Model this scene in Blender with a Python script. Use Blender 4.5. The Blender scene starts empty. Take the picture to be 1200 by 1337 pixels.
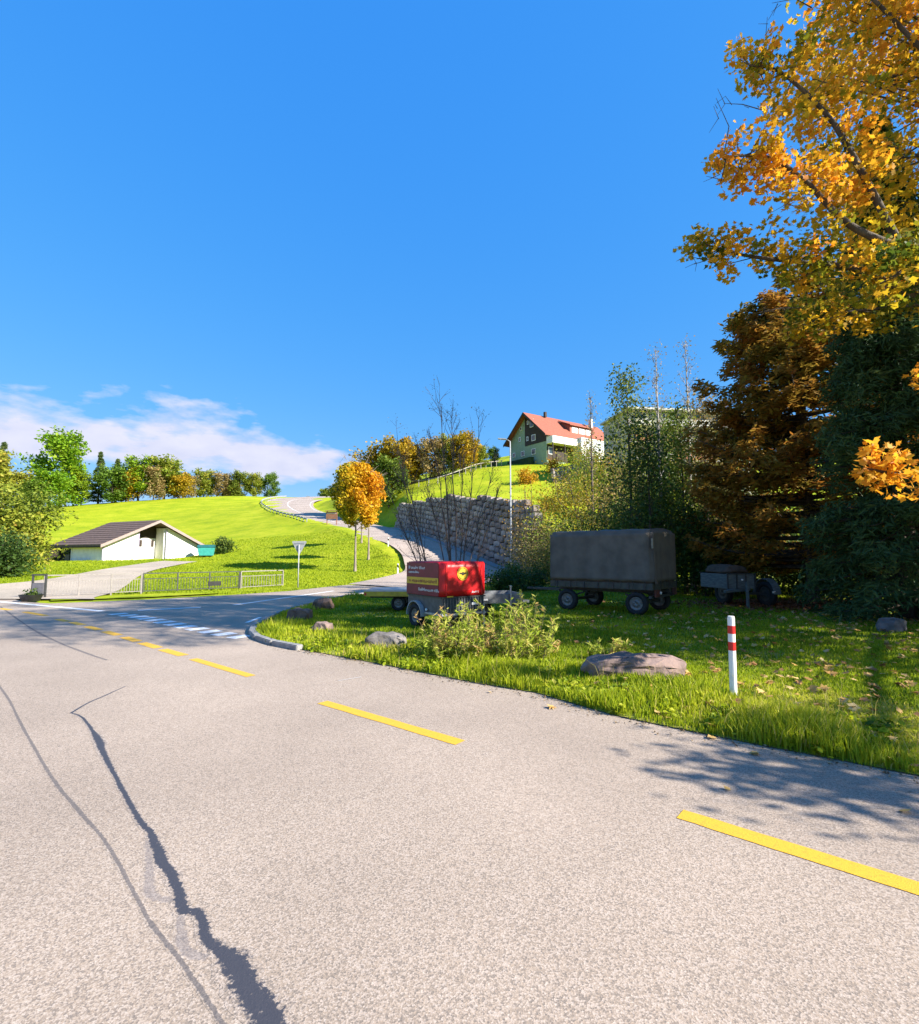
import bpy, bmesh, math, random
import numpy as np
from mathutils import Vector, Matrix

# ------------------------------------------------------------------ camera, sky, sun, exposure
SC = bpy.context.scene
COL = SC.collection
F, CX, CY, H = 668.0, 600.0, 668.5, 1.9          # focal (px of the 1200 px photo), centre, eye height
PITCH = math.atan(57.0 / F)
cd = bpy.data.cameras.new('camera')
cd.sensor_fit = 'HORIZONTAL'; cd.sensor_width = 36.0; cd.lens = 36.0 * F / 1200.0
cd.clip_start = 0.1; cd.clip_end = 6000
cam = bpy.data.objects.new('camera', cd); COL.objects.link(cam)
cam.location = (0, 0, H); cam.rotation_euler = (math.pi / 2 + PITCH, 0, 0)
SC.camera = cam

SUN_EL, SUN_TH = math.radians(32), math.radians(25)   # elevation; angle from +X towards the camera's back
S = Vector((math.cos(SUN_EL) * math.cos(SUN_TH), -math.cos(SUN_EL) * math.sin(SUN_TH), math.sin(SUN_EL)))
sd = bpy.data.lights.new('sun', 'SUN'); sd.energy = 5.0; sd.angle = math.radians(0.55); sd.color = (1.0, 0.93, 0.82)
sun = bpy.data.objects.new('sun', sd); COL.objects.link(sun)
sun.rotation_euler = S.to_track_quat('Z', 'Y').to_euler()

W = bpy.data.worlds.new('World'); SC.world = W; W.use_nodes = True
nt = W.node_tree; nt.nodes.clear()
def wn(t, **k):
    n = nt.nodes.new(t)
    for a, v in k.items(): setattr(n, a, v)
    return n
def wmath(op, a, b=None, c=None, clamp=False):
    n = wn('ShaderNodeMath', operation=op, use_clamp=clamp)
    for i, v in enumerate((a, b, c)):
        if v is None: continue
        if hasattr(v, 'is_output'): nt.links.new(v, n.inputs[i])
        else: n.inputs[i].default_value = v
    return n.outputs[0]
sky = wn('ShaderNodeTexSky', sky_type='NISHITA')
sky.sun_disc = False; sky.sun_elevation = SUN_EL
sky.sun_rotation = math.atan2(S.x, S.y)
sky.altitude = 500; sky.air_density = 1.0; sky.dust_density = 0.3; sky.ozone_density = 2.5
hs = wn('ShaderNodeHueSaturation'); hs.inputs['Saturation'].default_value = 1.27; hs.inputs['Value'].default_value = 1.0
nt.links.new(sky.outputs[0], hs.inputs['Color'])
# tone of the sky as the camera recorded it: per-channel contrast, the same over the whole dome
sc_ = wn('ShaderNodeSeparateColor'); nt.links.new(hs.outputs[0], sc_.inputs[0]); cc_ = wn('ShaderNodeCombineColor')
for ch, (gain, ref, ex) in enumerate(((.119, .206, .74), (.78, .786, .40), (2.36, 2.03, .12))):
    nt.links.new(wmath('MULTIPLY', wmath('POWER', wmath('DIVIDE', wmath('MAXIMUM', sc_.outputs[ch], .001), ref), ex), gain), cc_.inputs[ch])
tc = wn('ShaderNodeTexCoord'); sep = wn('ShaderNodeSeparateXYZ'); nt.links.new(tc.outputs['Generated'], sep.inputs[0])
mp = wn('ShaderNodeMapping'); mp.inputs['Scale'].default_value = (1.0, 1.0, 3.2); nt.links.new(tc.outputs['Generated'], mp.inputs[0])
nz = wn('ShaderNodeTexNoise'); nz.inputs['Scale'].default_value = 5.5; nz.inputs['Detail'].default_value = 9; nz.inputs['Roughness'].default_value = 0.56
nt.links.new(mp.outputs[0], nz.inputs['Vector'])
mp2 = wn('ShaderNodeMapping'); mp2.inputs['Scale'].default_value = (1.0, 1.0, 2.0); nt.links.new(tc.outputs['Generated'], mp2.inputs[0])
nz2 = wn('ShaderNodeTexNoise'); nz2.inputs['Scale'].default_value = 18; nz2.inputs['Detail'].default_value = 6; nt.links.new(mp2.outputs[0], nz2.inputs['Vector'])
az = wmath('ARCTAN2', sep.outputs[0], sep.outputs[1])                    # 0 straight ahead, negative to the left
# bank of cloud low over the horizon on the left, thinning out towards straight ahead
azm = wmath('MULTIPLY', wmath('ADD', az, 0.09), -3.2, clamp=True)
up = wmath('SUBTRACT', sep.outputs[2], wmath('ADD', 0.168, wmath('MULTIPLY', az, -0.03)))
prof = wmath('SUBTRACT', 1.0, wmath('MULTIPLY', wmath('ABSOLUTE', up), 20.0))
dens = wmath('ADD', wmath('MULTIPLY', prof, 0.85), wmath('MULTIPLY', wmath('SUBTRACT', nz.outputs[0], 0.5), 3.4))
dens = wmath('ADD', dens, wmath('MULTIPLY', wmath('SUBTRACT', nz2.outputs[0], 0.5), 0.9))
dens = wmath('ADD', dens, wmath('MULTIPLY', wmath('SUBTRACT', azm, 1.0), 1.3))
dens = wmath('MULTIPLY', wmath('ADD', dens, 0.2), 1.6, clamp=True)
dens = wmath('MULTIPLY', dens, 0.94)
cm = wn('ShaderNodeMixRGB'); nt.links.new(dens, cm.inputs[0]); nt.links.new(cc_.outputs[0], cm.inputs[1])
ccol = wn('ShaderNodeMixRGB'); nt.links.new(nz2.outputs[0], ccol.inputs[0])
ccol.inputs[1].default_value = (1.65, 1.75, 2.4, 1); ccol.inputs[2].default_value = (2.5, 2.45, 2.7, 1)
nt.links.new(ccol.outputs[0], cm.inputs[2])
bg = wn('ShaderNodeBackground'); bg.inputs['Strength'].default_value = 0.15
nt.links.new(cm.outputs[0], bg.inputs['Color'])
wo = wn('ShaderNodeOutputWorld'); nt.links.new(bg.outputs[0], wo.inputs['Surface'])

SC.view_settings.view_transform = 'Standard'; SC.view_settings.look = 'None'
SC.view_settings.exposure = 1.38; SC.view_settings.gamma = 1.0
SC.render.engine = 'CYCLES'
SC.cycles.use_denoising = True
SC.cycles.max_bounces = 6; SC.cycles.transparent_max_bounces = 4
SC.cycles.diffuse_bounces = 3; SC.cycles.glossy_bounces = 2; SC.cycles.transmission_bounces = 3
SC.cycles.caustics_reflective = False; SC.cycles.caustics_refractive = False

# ------------------------------------------------------------------ helpers
RNG = np.random.default_rng(7)
random.seed(7)
def ray(px, py):
    u, v = (px - CX) / F, (CY - py) / F
    c, s = math.cos(PITCH), math.sin(PITCH)
    return np.array((u, c - v * s, s + v * c))
def at(px, py, D):
    d = ray(px, py); return np.array((0, 0, H)) + d * (D / d[1])
def gp(px, py, z=0.0):
    d = ray(px, py); return np.array((0, 0, H)) + d * ((z - H) / d[2])
def proj(p):
    p = np.atleast_2d(p) - np.array((0, 0, H)); c, s = math.cos(PITCH), math.sin(PITCH)
    zf = p[:, 1] * c + p[:, 2] * s; zu = -p[:, 1] * s + p[:, 2] * c
    return np.stack((CX + F * p[:, 0] / zf, CY - F * zu / zf), 1)
def in_poly(x, y, poly):
    x = np.asarray(x); y = np.asarray(y); ins = np.zeros(x.shape, bool); n = len(poly); j = n - 1
    for i in range(n):
        xi, yi = poly[i][:2]; xj, yj = poly[j][:2]
        if yi != yj:
            ins ^= ((yi > y) != (yj > y)) & (x < (xj - xi) * (y - yi) / (yj - yi) + xi)
        j = i
    return ins
def sst(t):
    t = np.clip(t, 0, 1); return t * t * (3 - 2 * t)

def tag(o, label=None, cat=None, group=None, kind=None):
    if label: o['label'] = label
    if cat: o['category'] = cat
    if group: o['group'] = group
    if kind: o['kind'] = kind
    return o
def thing(name, label, cat, loc=(0, 0, 0), rz=0.0, group=None):
    o = bpy.data.objects.new(name, None); COL.objects.link(o)
    o.empty_display_size = 0.2
    o.location = [float(c) for c in loc]; o.rotation_euler = (0, 0, rz)
    return tag(o, label, cat, group)
def link(name, me, mat=None, parent=None, loc=None):
    o = bpy.data.objects.new(name, me); COL.objects.link(o)
    if mat is not None and not me.materials: me.materials.append(mat)
    if parent is not None: o.parent = parent
    if loc is not None: o.location = [float(c) for c in loc]
    return o
def np_mesh(name, v, f, tint=None, smooth=False):
    v = np.asarray(v, np.float32); f = np.asarray(f, np.int32); m, k = f.shape
    me = bpy.data.meshes.new(name)
    me.vertices.add(len(v)); me.vertices.foreach_set('co', v.ravel())
    me.loops.add(m * k); me.loops.foreach_set('vertex_index', f.ravel())
    me.polygons.add(m); me.polygons.foreach_set('loop_start', np.arange(0, m * k, k, dtype=np.int32))
    me.polygons.foreach_set('use_smooth', np.full(m, smooth))
    if tint is not None:
        a = me.attributes.new('tint', 'FLOAT', 'POINT'); a.data.foreach_set('value', np.asarray(tint, np.float32))
    me.update(calc_edges=True)
    return me

class MB:
    """collects simple shapes in local coordinates; build() links them as one mesh object"""
    def __init__(s): s.v = []; s.f = []
    def add(s, vs, fs):
        b = len(s.v); s.v += [tuple(float(c) for c in p) for p in vs]; s.f += [tuple(b + i for i in f) for f in fs]; return s
    def box(s, c, d, rz=0.0, rx=0.0, ry=0.0):
        M = Matrix.Rotation(rz, 3, 'Z') @ Matrix.Rotation(ry, 3, 'Y') @ Matrix.Rotation(rx, 3, 'X')
        vs = []
        for z in (-.5, .5):
            for x, y in ((-.5, -.5), (.5, -.5), (.5, .5), (-.5, .5)):
                vs.append(Vector(c) + M @ Vector((x * d[0], y * d[1], z * d[2])))
        return s.add(vs, [(3, 2, 1, 0), (4, 5, 6, 7), (0, 1, 5, 4), (1, 2, 6, 5), (2, 3, 7, 6), (3, 0, 4, 7)])
    def bar(s, a, b, w, h=None):
        a = Vector(a); b = Vector(b); d = (b - a); L = d.length; d.normalize(); h = h or w
        up = Vector((0, 0, 1)) if abs(d.z) < .95 else Vector((0, 1, 0))
        x = d.cross(up).normalized(); y = x.cross(d)
        vs = []
        for p in (a, b):
            for i, j in ((-1, -1), (1, -1), (1, 1), (-1, 1)): vs.append(p + x * (i * w / 2) + y * (j * h / 2))
        return s.add(vs, [(3, 2, 1, 0), (4, 5, 6, 7), (0, 1, 5, 4), (1, 2, 6, 5), (2, 3, 7, 6), (3, 0, 4, 7)])
    def tube(s, pts, r, n=8, cap=True):
        v, f = tube(pts, r if hasattr(r, '__len__') else [r] * len(pts), n)
        s.add(v, f)
        if cap:
            b = len(s.v) - len(v); s.f.append(tuple(b + i for i in range(n - 1, -1, -1))); s.f.append(tuple(b + len(v) - n + i for i in range(n)))
        return s
    def cyl(s, c, axis, r, L, n=20):
        c = Vector(c); a = Vector(axis).normalized() * (L / 2); return s.tube([c - a, c + a], r, n)
    def prism(s, poly, a, b):
        """poly: list of 3D points; extruded by vector b-a"""
        n = len(poly); d = Vector(b) - Vector(a); vs = [Vector(p) for p in poly] + [Vector(p) + d for p in poly]
        fs = [tuple(range(n - 1, -1, -1)), tuple(range(n, 2 * n))] + [(i, (i + 1) % n, n + (i + 1) % n, n + i) for i in range(n)]
        return s.add(vs, fs)
    def lathe(s, prof, c, axis='Z', n=24):
        """prof: (radius, height) pairs along axis; closed ring profile"""
        m = len(prof); vs = []
        for i in range(n):
            a = 2 * math.pi * i / n
            for r, h in prof:
                if axis == 'Z': p = (r * math.cos(a), r * math.sin(a), h)
                elif axis == 'X': p = (h, r * math.cos(a), r * math.sin(a))
                else: p = (r * math.cos(a), h, r * math.sin(a))
                vs.append((c[0] + p[0], c[1] + p[1], c[2] + p[2]))
        fs = []
        for i in range(n):
            j = (i + 1) % n
            for k in range(m):
                l = (k + 1) % m; fs.append((i * m + k, j * m + k, j * m + l, i * m + l))
        return s.add(vs, fs)
    def mesh(s, name, smooth=False, bevel=0.0):
        me = bpy.data.meshes.new(name); me.from_pydata(s.v, [], s.f)
        bm = bmesh.new(); bm.from_mesh(me)
        bmesh.ops.recalc_face_normals(bm, faces=bm.faces)
        if bevel > 0: bmesh.ops.bevel(bm, geom=[e for e in bm.edges if e.is_manifold and e.calc_face_angle(0) > .5], offset=bevel, segments=2, affect='EDGES', clamp_overlap=True)
        for f in bm.faces: f.smooth = smooth
        bm.to_mesh(me); bm.free(); me.update()
        return me
    def build(s, name, mat, parent=None, smooth=False, bevel=0.0, loc=None):
        return link(name, s.mesh(name, smooth, bevel), mat, parent, loc)

def tube(pts, rad, n=6):
    P = np.asarray([tuple(p) for p in pts], float); rad = np.asarray(rad, float); m = len(P)
    T = np.gradient(P, axis=0); T /= np.linalg.norm(T, axis=1)[:, None] + 1e-9
    ref = np.where(np.abs(T[:, 2:3]) < .9, np.array([[0, 0, 1.]]), np.array([[1., 0, 0]]))
    if m > 1: ref[:] = ref[0]
    U = np.cross(T, ref); U /= np.linalg.norm(U, axis=1)[:, None] + 1e-9; V = np.cross(T, U)
    a = np.linspace(0, 2 * np.pi, n, endpoint=False)
    v = P[:, None] + rad[:, None, None] * (U[:, None] * np.cos(a)[None, :, None] + V[:, None] * np.sin(a)[None, :, None])
    f = [(i * n + k, i * n + (k + 1) % n, (i + 1) * n + (k + 1) % n, (i + 1) * n + k) for i in range(m - 1) for k in range(n)]
    return v.reshape(-1, 3), f
def tubes_mesh(name, tubes):
    vs, fs, b = [], [], 0
    for P, r, n in tubes:
        v, f = tube(P, r, n); vs.append(v); fs.append(np.asarray(f) + b); b += len(v)
    return np_mesh(name, np.concatenate(vs), np.concatenate(fs), smooth=True)
def catmull(P, n):
    P = np.asarray(P, float); P = np.vstack((2 * P[0] - P[1], P, 2 * P[-1] - P[-2])); out = []
    for i in range(1, len(P) - 2):
        t = np.linspace(0, 1, n, endpoint=False)[:, None]; a, b, c, d = P[i - 1:i + 3]
        out.append(.5 * (2 * b + (c - a) * t + (2 * a - 5 * b + 4 * c - d) * t ** 2 + (3 * b - a - 3 * c + d) * t ** 3))
    out.append(P[-2][None]); return np.vstack(out)

# ------------------------------------------------------------------ materials
def newmat(name):
    m = bpy.data.materials.new(name); m.use_nodes = True
    return m, m.node_tree, m.node_tree.nodes['Principled BSDF']
def mat(name, c1, c2=None, rough=.6, scale=6, bump=0.0, bscale=None, metal=0.0, stretch=(1, 1, 1), detail=5, lo=.35, hi=.65, spec=.4):
    m, t, p = newmat(name)
    p.inputs['Roughness'].default_value = rough; p.inputs['Metallic'].default_value = metal; p.inputs['Specular IOR Level'].default_value = spec
    c2 = c2 or tuple(c * .75 for c in c1)
    co = t.nodes.new('ShaderNodeTexCoord'); mp = t.nodes.new('ShaderNodeMapping'); mp.inputs['Scale'].default_value = stretch
    t.links.new(co.outputs['Object'], mp.inputs[0])
    n = t.nodes.new('ShaderNodeTexNoise'); n.inputs['Scale'].default_value = scale; n.inputs['Detail'].default_value = detail
    t.links.new(mp.outputs[0], n.inputs['Vector'])
    r = t.nodes.new('ShaderNodeValToRGB'); r.color_ramp.elements[0].position = lo; r.color_ramp.elements[1].position = hi
    r.color_ramp.elements[0].color = (*c2, 1); r.color_ramp.elements[1].color = (*c1, 1)
    t.links.new(n.outputs[0], r.inputs[0]); t.links.new(r.outputs[0], p.inputs['Base Color'])
    if bump:
        nb = t.nodes.new('ShaderNodeTexNoise'); nb.inputs['Scale'].default_value = bscale or scale * 3; nb.inputs['Detail'].default_value = 6
        t.links.new(mp.outputs[0], nb.inputs['Vector'])
        b = t.nodes.new('ShaderNodeBump'); b.inputs['Strength'].default_value = bump; b.inputs['Distance'].default_value = .02
        t.links.new(nb.outputs[0], b.inputs['Height']); t.links.new(b.outputs[0], p.inputs['Normal'])
    return m
def leafmat(name, stops, trans=.35, rough=.55, objvar=.0):
    m, t, p = newmat(name)
    a = t.nodes.new('ShaderNodeAttribute'); a.attribute_name = 'tint'
    r = t.nodes.new('ShaderNodeValToRGB'); cr = r.color_ramp
    while len(cr.elements) < len(stops): cr.elements.new(.5)
    for e, (pos, c) in zip(cr.elements, stops): e.position = pos; e.color = (*c, 1)
    t.links.new(a.outputs['Fac'], r.inputs[0]); src = r.outputs[0]
    if objvar:
        oi = t.nodes.new('ShaderNodeObjectInfo'); h = t.nodes.new('ShaderNodeHueSaturation')
        mr = t.nodes.new('ShaderNodeMapRange'); mr.inputs[3].default_value = .5 - objvar; mr.inputs[4].default_value = .5 + objvar
        t.links.new(oi.outputs['Random'], mr.inputs[0]); t.links.new(mr.outputs[0], h.inputs['Hue']); t.links.new(src, h.inputs['Color']); src = h.outputs[0]
    t.links.new(src, p.inputs['Base Color']); p.inputs['Roughness'].default_value = rough; p.inputs['Specular IOR Level'].default_value = .25
    tr = t.nodes.new('ShaderNodeBsdfTranslucent'); t.links.new(src, tr.inputs['Color'])
    mx = t.nodes.new('ShaderNodeMixShader'); mx.inputs[0].default_value = trans
    t.links.new(p.outputs[0], mx.inputs[1]); t.links.new(tr.outputs[0], mx.inputs[2])
    t.links.new(mx.outputs[0], t.nodes['Material Output'].inputs['Surface'])
    return m

def asphalt_mat(name, base, dark, scale=1.0, tar=None):
    m, t, p = newmat(name); N = t.nodes.new; L = t.links.new
    co = N('ShaderNodeTexCoord')
    v = N('ShaderNodeTexVoronoi'); v.inputs['Scale'].default_value = 112 * scale; L(co.outputs['Object'], v.inputs['Vector'])
    sx = N('ShaderNodeSeparateXYZ'); L(v.outputs['Color'], sx.inputs[0])
    r = N('ShaderNodeValToRGB'); e = r.color_ramp.elements
    e[0].position = .05; e[0].color = (*[c * .62 for c in base], 1); e[1].position = .95; e[1].color = (*[c * 1.25 for c in base], 1)
    k = e.new(.45); k.color = (base[0] * .98, base[1] * .93, base[2] * .86, 1)
    L(sx.outputs[0], r.inputs[0])
    fine = N('ShaderNodeTexNoise'); fine.inputs['Scale'].default_value = 160 * scale; fine.inputs['Detail'].default_value = 3; L(co.outputs['Object'], fine.inputs['Vector'])
    mr = N('ShaderNodeMapRange'); mr.inputs[1].default_value = .3; mr.inputs[2].default_value = .7; mr.inputs[3].default_value = .70; mr.inputs[4].default_value = 1.24
    L(fine.outputs[0], mr.inputs[0])
    big = N('ShaderNodeTexNoise'); big.inputs['Scale'].default_value = .35; big.inputs['Detail'].default_value = 6; L(co.outputs['Object'], big.inputs['Vector'])
    mb = N('ShaderNodeMapRange'); mb.inputs[1].default_value = .3; mb.inputs[2].default_value = .7; mb.inputs[3].default_value = .82; mb.inputs[4].default_value = 1.1
    L(big.outputs[0], mb.inputs[0])
    mul = N('ShaderNodeMath'); mul.operation = 'MULTIPLY'; L(mr.outputs[0], mul.inputs[0]); L(mb.outputs[0], mul.inputs[1])
    mix = N('ShaderNodeMixRGB'); mix.blend_type = 'MULTIPLY'; mix.inputs[0].default_value = 1; L(r.outputs[0], mix.inputs[1]); L(mul.outputs[0], mix.inputs[2])
    out = mix.outputs[0]
    if tar:                                   # bitumen over the same asphalt: solid in the middle, broken up by the grain towards the edge
        col, amount = tar; at_ = N('ShaderNodeAttribute'); at_.attribute_name = 'tint'
        g = N('ShaderNodeTexNoise'); g.inputs['Scale'].default_value = 38; g.inputs['Detail'].default_value = 6; g.inputs['Roughness'].default_value = .7; L(co.outputs['Object'], g.inputs['Vector'])
        s = N('ShaderNodeMath'); s.operation = 'MULTIPLY_ADD'; L(g.outputs[0], s.inputs[0]); s.inputs[1].default_value = 1.5; L(at_.outputs['Fac'], s.inputs[2])
        k2 = N('ShaderNodeMapRange'); k2.inputs[1].default_value = .98; k2.inputs[2].default_value = 1.16; k2.inputs[4].default_value = amount; L(s.outputs[0], k2.inputs[0])
        m2 = N('ShaderNodeMixRGB'); L(k2.outputs[0], m2.inputs[0]); L(out, m2.inputs[1]); m2.inputs[2].default_value = (*col, 1); out = m2.outputs[0]
    L(out, p.inputs['Base Color']); p.inputs['Roughness'].default_value = .55 if tar and tar[1] > .9 else .85; p.inputs['Specular IOR Level'].default_value = .25
    b = N('ShaderNodeBump'); b.inputs['Strength'].default_value = .22; b.inputs['Distance'].default_value = .004
    L(v.outputs['Distance'], b.inputs['Height']); L(b.outputs[0], p.inputs['Normal'])
    return m

def ground_mat(name, cols, scale=.25, fine=9, bump=.6):
    """mottled turf: large patches, middle clumps and fine grain"""
    m, t, p = newmat(name); N = t.nodes.new; L = t.links.new
    co = N('ShaderNodeTexCoord')
    def noise(s, d=6, r=.6):
        n = N('ShaderNodeTexNoise'); n.inputs['Scale'].default_value = s; n.inputs['Detail'].default_value = d; n.inputs['Roughness'].default_value = r
        L(co.outputs['Object'], n.inputs['Vector']); return n.outputs[0]
    a, b, c = noise(scale), noise(scale * 7, 8, .7), noise(fine, 5, .7)
    s = N('ShaderNodeMath'); s.operation = 'MULTIPLY_ADD'; L(b, s.inputs[0]); s.inputs[1].default_value = .7; L(a, s.inputs[2])
    s2 = N('ShaderNodeMath'); s2.operation = 'MULTIPLY_ADD'; L(c, s2.inputs[0]); s2.inputs[1].default_value = .5; L(s.outputs[0], s2.inputs[2])
    mr = N('ShaderNodeMapRange'); mr.inputs[1].default_value = .78; mr.inputs[2].default_value = 1.27; L(s2.outputs[0], mr.inputs[0])
    r = N('ShaderNodeValToRGB'); cr = r.color_ramp
    while len(cr.elements) < len(cols): cr.elements.new(.5)
    for i, (e, cc) in enumerate(zip(cr.elements, cols)): e.position = i / (len(cols) - 1); e.color = (*cc, 1)
    L(mr.outputs[0], r.inputs[0]); L(r.outputs[0], p.inputs['Base Color'])
    p.inputs['Roughness'].default_value = .9; p.inputs['Specular IOR Level'].default_value = .1
    bp = N('ShaderNodeBump'); bp.inputs['Strength'].default_value = bump; bp.inputs['Distance'].default_value = .12
    L(s2.outputs[0], bp.inputs['Height']); L(bp.outputs[0], p.inputs['Normal'])
    return m

M = {}
AB = (.362, .298, .245)
M['asphalt'] = asphalt_mat('asphalt', AB, (.1, .1, .1))
M['hill_asphalt'] = asphalt_mat('hill_asphalt', (.39, .325, .28), (.1, .1, .1), .6)
M['drive'] = asphalt_mat('drive', (.42, .36, .29), (.1, .1, .1), .5)
M['meadow'] = ground_mat('meadow', [(.14, .20, .008), (.215, .285, .008), (.275, .325, .01), (.35, .37, .02)])
M['turf'] = ground_mat('turf', [(.08, .11, .02), (.14, .19, .02), (.24, .27, .04), (.34, .28, .1)], .5, 20)
M['yellow_paint'] = mat('yellow_paint', (.66, .37, .03), (.52, .29, .035), .7, 40, .3, 150, lo=.25, hi=.5)
M['white_paint'] = mat('white_paint', (.78, .78, .78), (.5, .5, .5), .7, 25, .2, 120, lo=.25, hi=.5)
M['tar'] = asphalt_mat('tar', AB, (0, 0, 0), tar=((.042, .044, .056), .97))
M['tar_worn'] = asphalt_mat('tar_worn', AB, (0, 0, 0), tar=((.085, .08, .085), .72))
M['tar_faint'] = asphalt_mat('tar_faint', AB, (0, 0, 0), tar=((.14, .13, .14), .45))
M['stone_kerb'] = mat('stone_kerb', (.30, .29, .28), (.2, .2, .2), .8, 8, .5, 60)
M['worn_white'] = mat('worn_white', (.5, .47, .44), (.36, .31, .27), .8, 60, .2, 120)
M['white_plastic'] = mat('white_plastic', (.80, .80, .79), (.62, .62, .6), .45, 5, lo=.2, hi=.5)
M['red_plastic'] = mat('red_plastic', (.62, .02, .02), (.5, .02, .02), .4, 6)
M['black_plastic'] = mat('black_plastic', (.02, .02, .022), (.012, .012, .012), .5, 6)
M['galv'] = mat('galv', (.52, .54, .56), (.38, .40, .42), .42, 14, .1, metal=.75)
M['galv_matt'] = mat('galv_matt', (.36, .37, .38), (.27, .28, .29), .55, 9, .1)
M['dark_steel'] = mat('dark_steel', (.06, .065, .06), (.035, .035, .035), .5, 9, .1)
M['rubber'] = mat('rubber', (.025, .025, .026), (.015, .015, .015), .8, 30, .3)
M['rim'] = mat('rim', (.22, .22, .21), (.13, .125, .115), .5, 12, .1, metal=.4)
M['bark'] = mat('bark', (.10, .08, .06), (.045, .035, .028), .9, 7, .9, 25, stretch=(1, 1, .25))
M['bark_grey'] = mat('bark_grey', (.30, .25, .2), (.16, .13, .11), .9, 9, .6, 25, stretch=(1, 1, .3))
M['twig'] = mat('twig', (.13, .10, .085), (.07, .05, .045), .9, 9)
M['birch'] = mat('birch', (.42, .40, .38), (.16, .14, .13), .8, 7, .4, 25, stretch=(1, 1, .5))
# ------------------------------------------------------------------ terrain
def tps_fit(P):
    P = np.asarray(P, float); n = len(P); d = np.hypot(P[:, None, 0] - P[None, :, 0], P[:, None, 1] - P[None, :, 1])
    K = np.where(d > 0, d * d * np.log(d + 1e-9), 0); A = np.zeros((n + 3, n + 3)); A[:n, :n] = K + np.eye(n) * 2.0
    A[:n, n] = 1; A[:n, n + 1:] = P[:, :2]; A[n, :n] = 1; A[n + 1:, :n] = P[:, :2].T
    w = np.linalg.solve(A, np.concatenate((P[:, 2], np.zeros(3))))
    def f(x, y):
        d = np.hypot(x[:, None] - P[None, :, 0], y[:, None] - P[None, :, 1])
        return np.where(d > 0, d * d * np.log(d + 1e-9), 0) @ w[:n] + w[n] + w[n + 1] * x + w[n + 2] * y
    return f
# the hill road: left and right edge, (px, py, distance)
PAIRS = [((455, 763, 33.8), (560, 770, 28.5)), ((500, 754, 37.5), (645, 760, 34.5)), ((527, 746, 41), (668, 751, 40)), ((528, 735, 44), (640, 739, 46)),
         ((522, 721, 49), (596, 719, 53)), ((505, 709.5, 55), (566, 707, 58)), ((485, 703.5, 61), (545, 699.5, 64.5)), ((452, 692.5, 72), (508, 689, 76)), ((414, 686, 84), (475, 682, 88)),
         ((391, 678.5, 94), (450, 676.5, 98)), ((368, 673, 104), (428, 670.5, 109)), ((350, 665, 120), (413, 665, 123)), ((343, 657.5, 140), (409, 659, 136)),
         ((352, 652.5, 158), (414, 654.5, 149)), ((375, 650, 168), (432, 652, 162)), ((430, 648, 185), (480, 649, 172)), ((520, 646, 205), (560, 648, 185))]
RL = np.array([at(*a) for a, b in PAIRS]); RR = np.array([at(*b) for a, b in PAIRS])
RL[0, 2] = RR[0, 2] = 0.03
RLs, RRs = catmull(RL, 10), catmull(RR, 10); RC = (RLs + RRs) / 2
LOW = [(x, y, 0) for x in (-50, -32, -18, -6, 6, 18, 34) for y in (-20, -4, 10, 20)] + [(2, 26, 0), (10, 27, 0), (20, 28, .1), (-14, 26, 0), (-24, 23, 0)]
LOW += [tuple(p) for p in RL] + [tuple(p) for p in RR]
LOW += [tuple(at(*p)) for p in [(0, 752, 33), (100, 750, 36), (60, 742, 42), (180, 742, 42), (250, 740, 45), (300, 745, 42), (350, 748, 40), (420, 746, 42), (463, 746, 42), (482, 731, 48),
        (440, 722, 52), (133, 731.5, 52), (262, 730, 58), (80, 731, 62), (200, 731, 55), (300, 715, 66), (360, 705, 70), (395, 698, 74), (200, 700, 88), (100, 695, 95), (300, 690, 92),
        (60, 675, 115), (200, 672, 122), (300, 668, 120), (60, 663, 140), (150, 656, 148), (250, 650, 155), (320, 648, 160), (-120, 672, 130), (-150, 742, 45), (-60, 700, 80)]]
LOW += [(14, 44, 1), (30, 50, 2), (20, 70, 5), (40, 100, 12), (-30, 215, 23), (-90, 220, 20), (30, 215, 24), (-180, 170, 16), (-160, 80, 6), (120, 150, 16)]
HIGH = [tuple(p) for p in RR[7:]]
HIGH += [tuple(at(*p)) for p in [(506, 657, 77), (548, 653, 66), (592, 652, 57), (638, 656, 49), (668, 667, 44), (720, 690, 42), (760, 704, 38), (820, 716, 35), (900, 722, 33), (1010, 724, 31),
        (665, 607, 105), (760, 602, 108), (690, 604.5, 105), (600, 628, 88), (550, 640, 88), (500, 648, 97), (640, 612, 97), (740, 634, 78), (850, 645, 72), (850, 606, 98), (960, 606, 98),
        (1060, 640, 80), (1200, 680, 60), (440, 654, 128), (700, 590, 135), (560, 622, 115), (480, 640, 130), (720, 648, 62), (690, 640, 72), (800, 670, 55)]]
HIGH += [(34, 50, 5), (60, 60, 9), (0, 180, 27), (60, 180, 32), (120, 140, 26), (100, 60, 9)]
fl, fh = tps_fit(LOW), tps_fit(HIGH)
nrm = lambda v: v / np.linalg.norm(v)
WB = []                                                     # foot of the retaining wall, 1 m outside the road's edge
for i in range(20, 71, 5):
    d = nrm((RRs[min(i + 3, len(RRs) - 1)] - RRs[i - 3])[:2]); n = np.array((d[1], -d[0])); WB.append((*(RRs[i][:2] + n * .9), RRs[i][2]))
WB = np.array(WB)
SPLIT = [((60, 30), 8), ((26, 31), 8), ((13, 33), 7), ((7, 36.5), 2.5)] + [((p[0], p[1]), 1.0) for p in WB] + [((p[0] + 1.5, p[1] + 1.2), 5) for p in RR[8:]] + [((60, 260), 10)]
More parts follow.
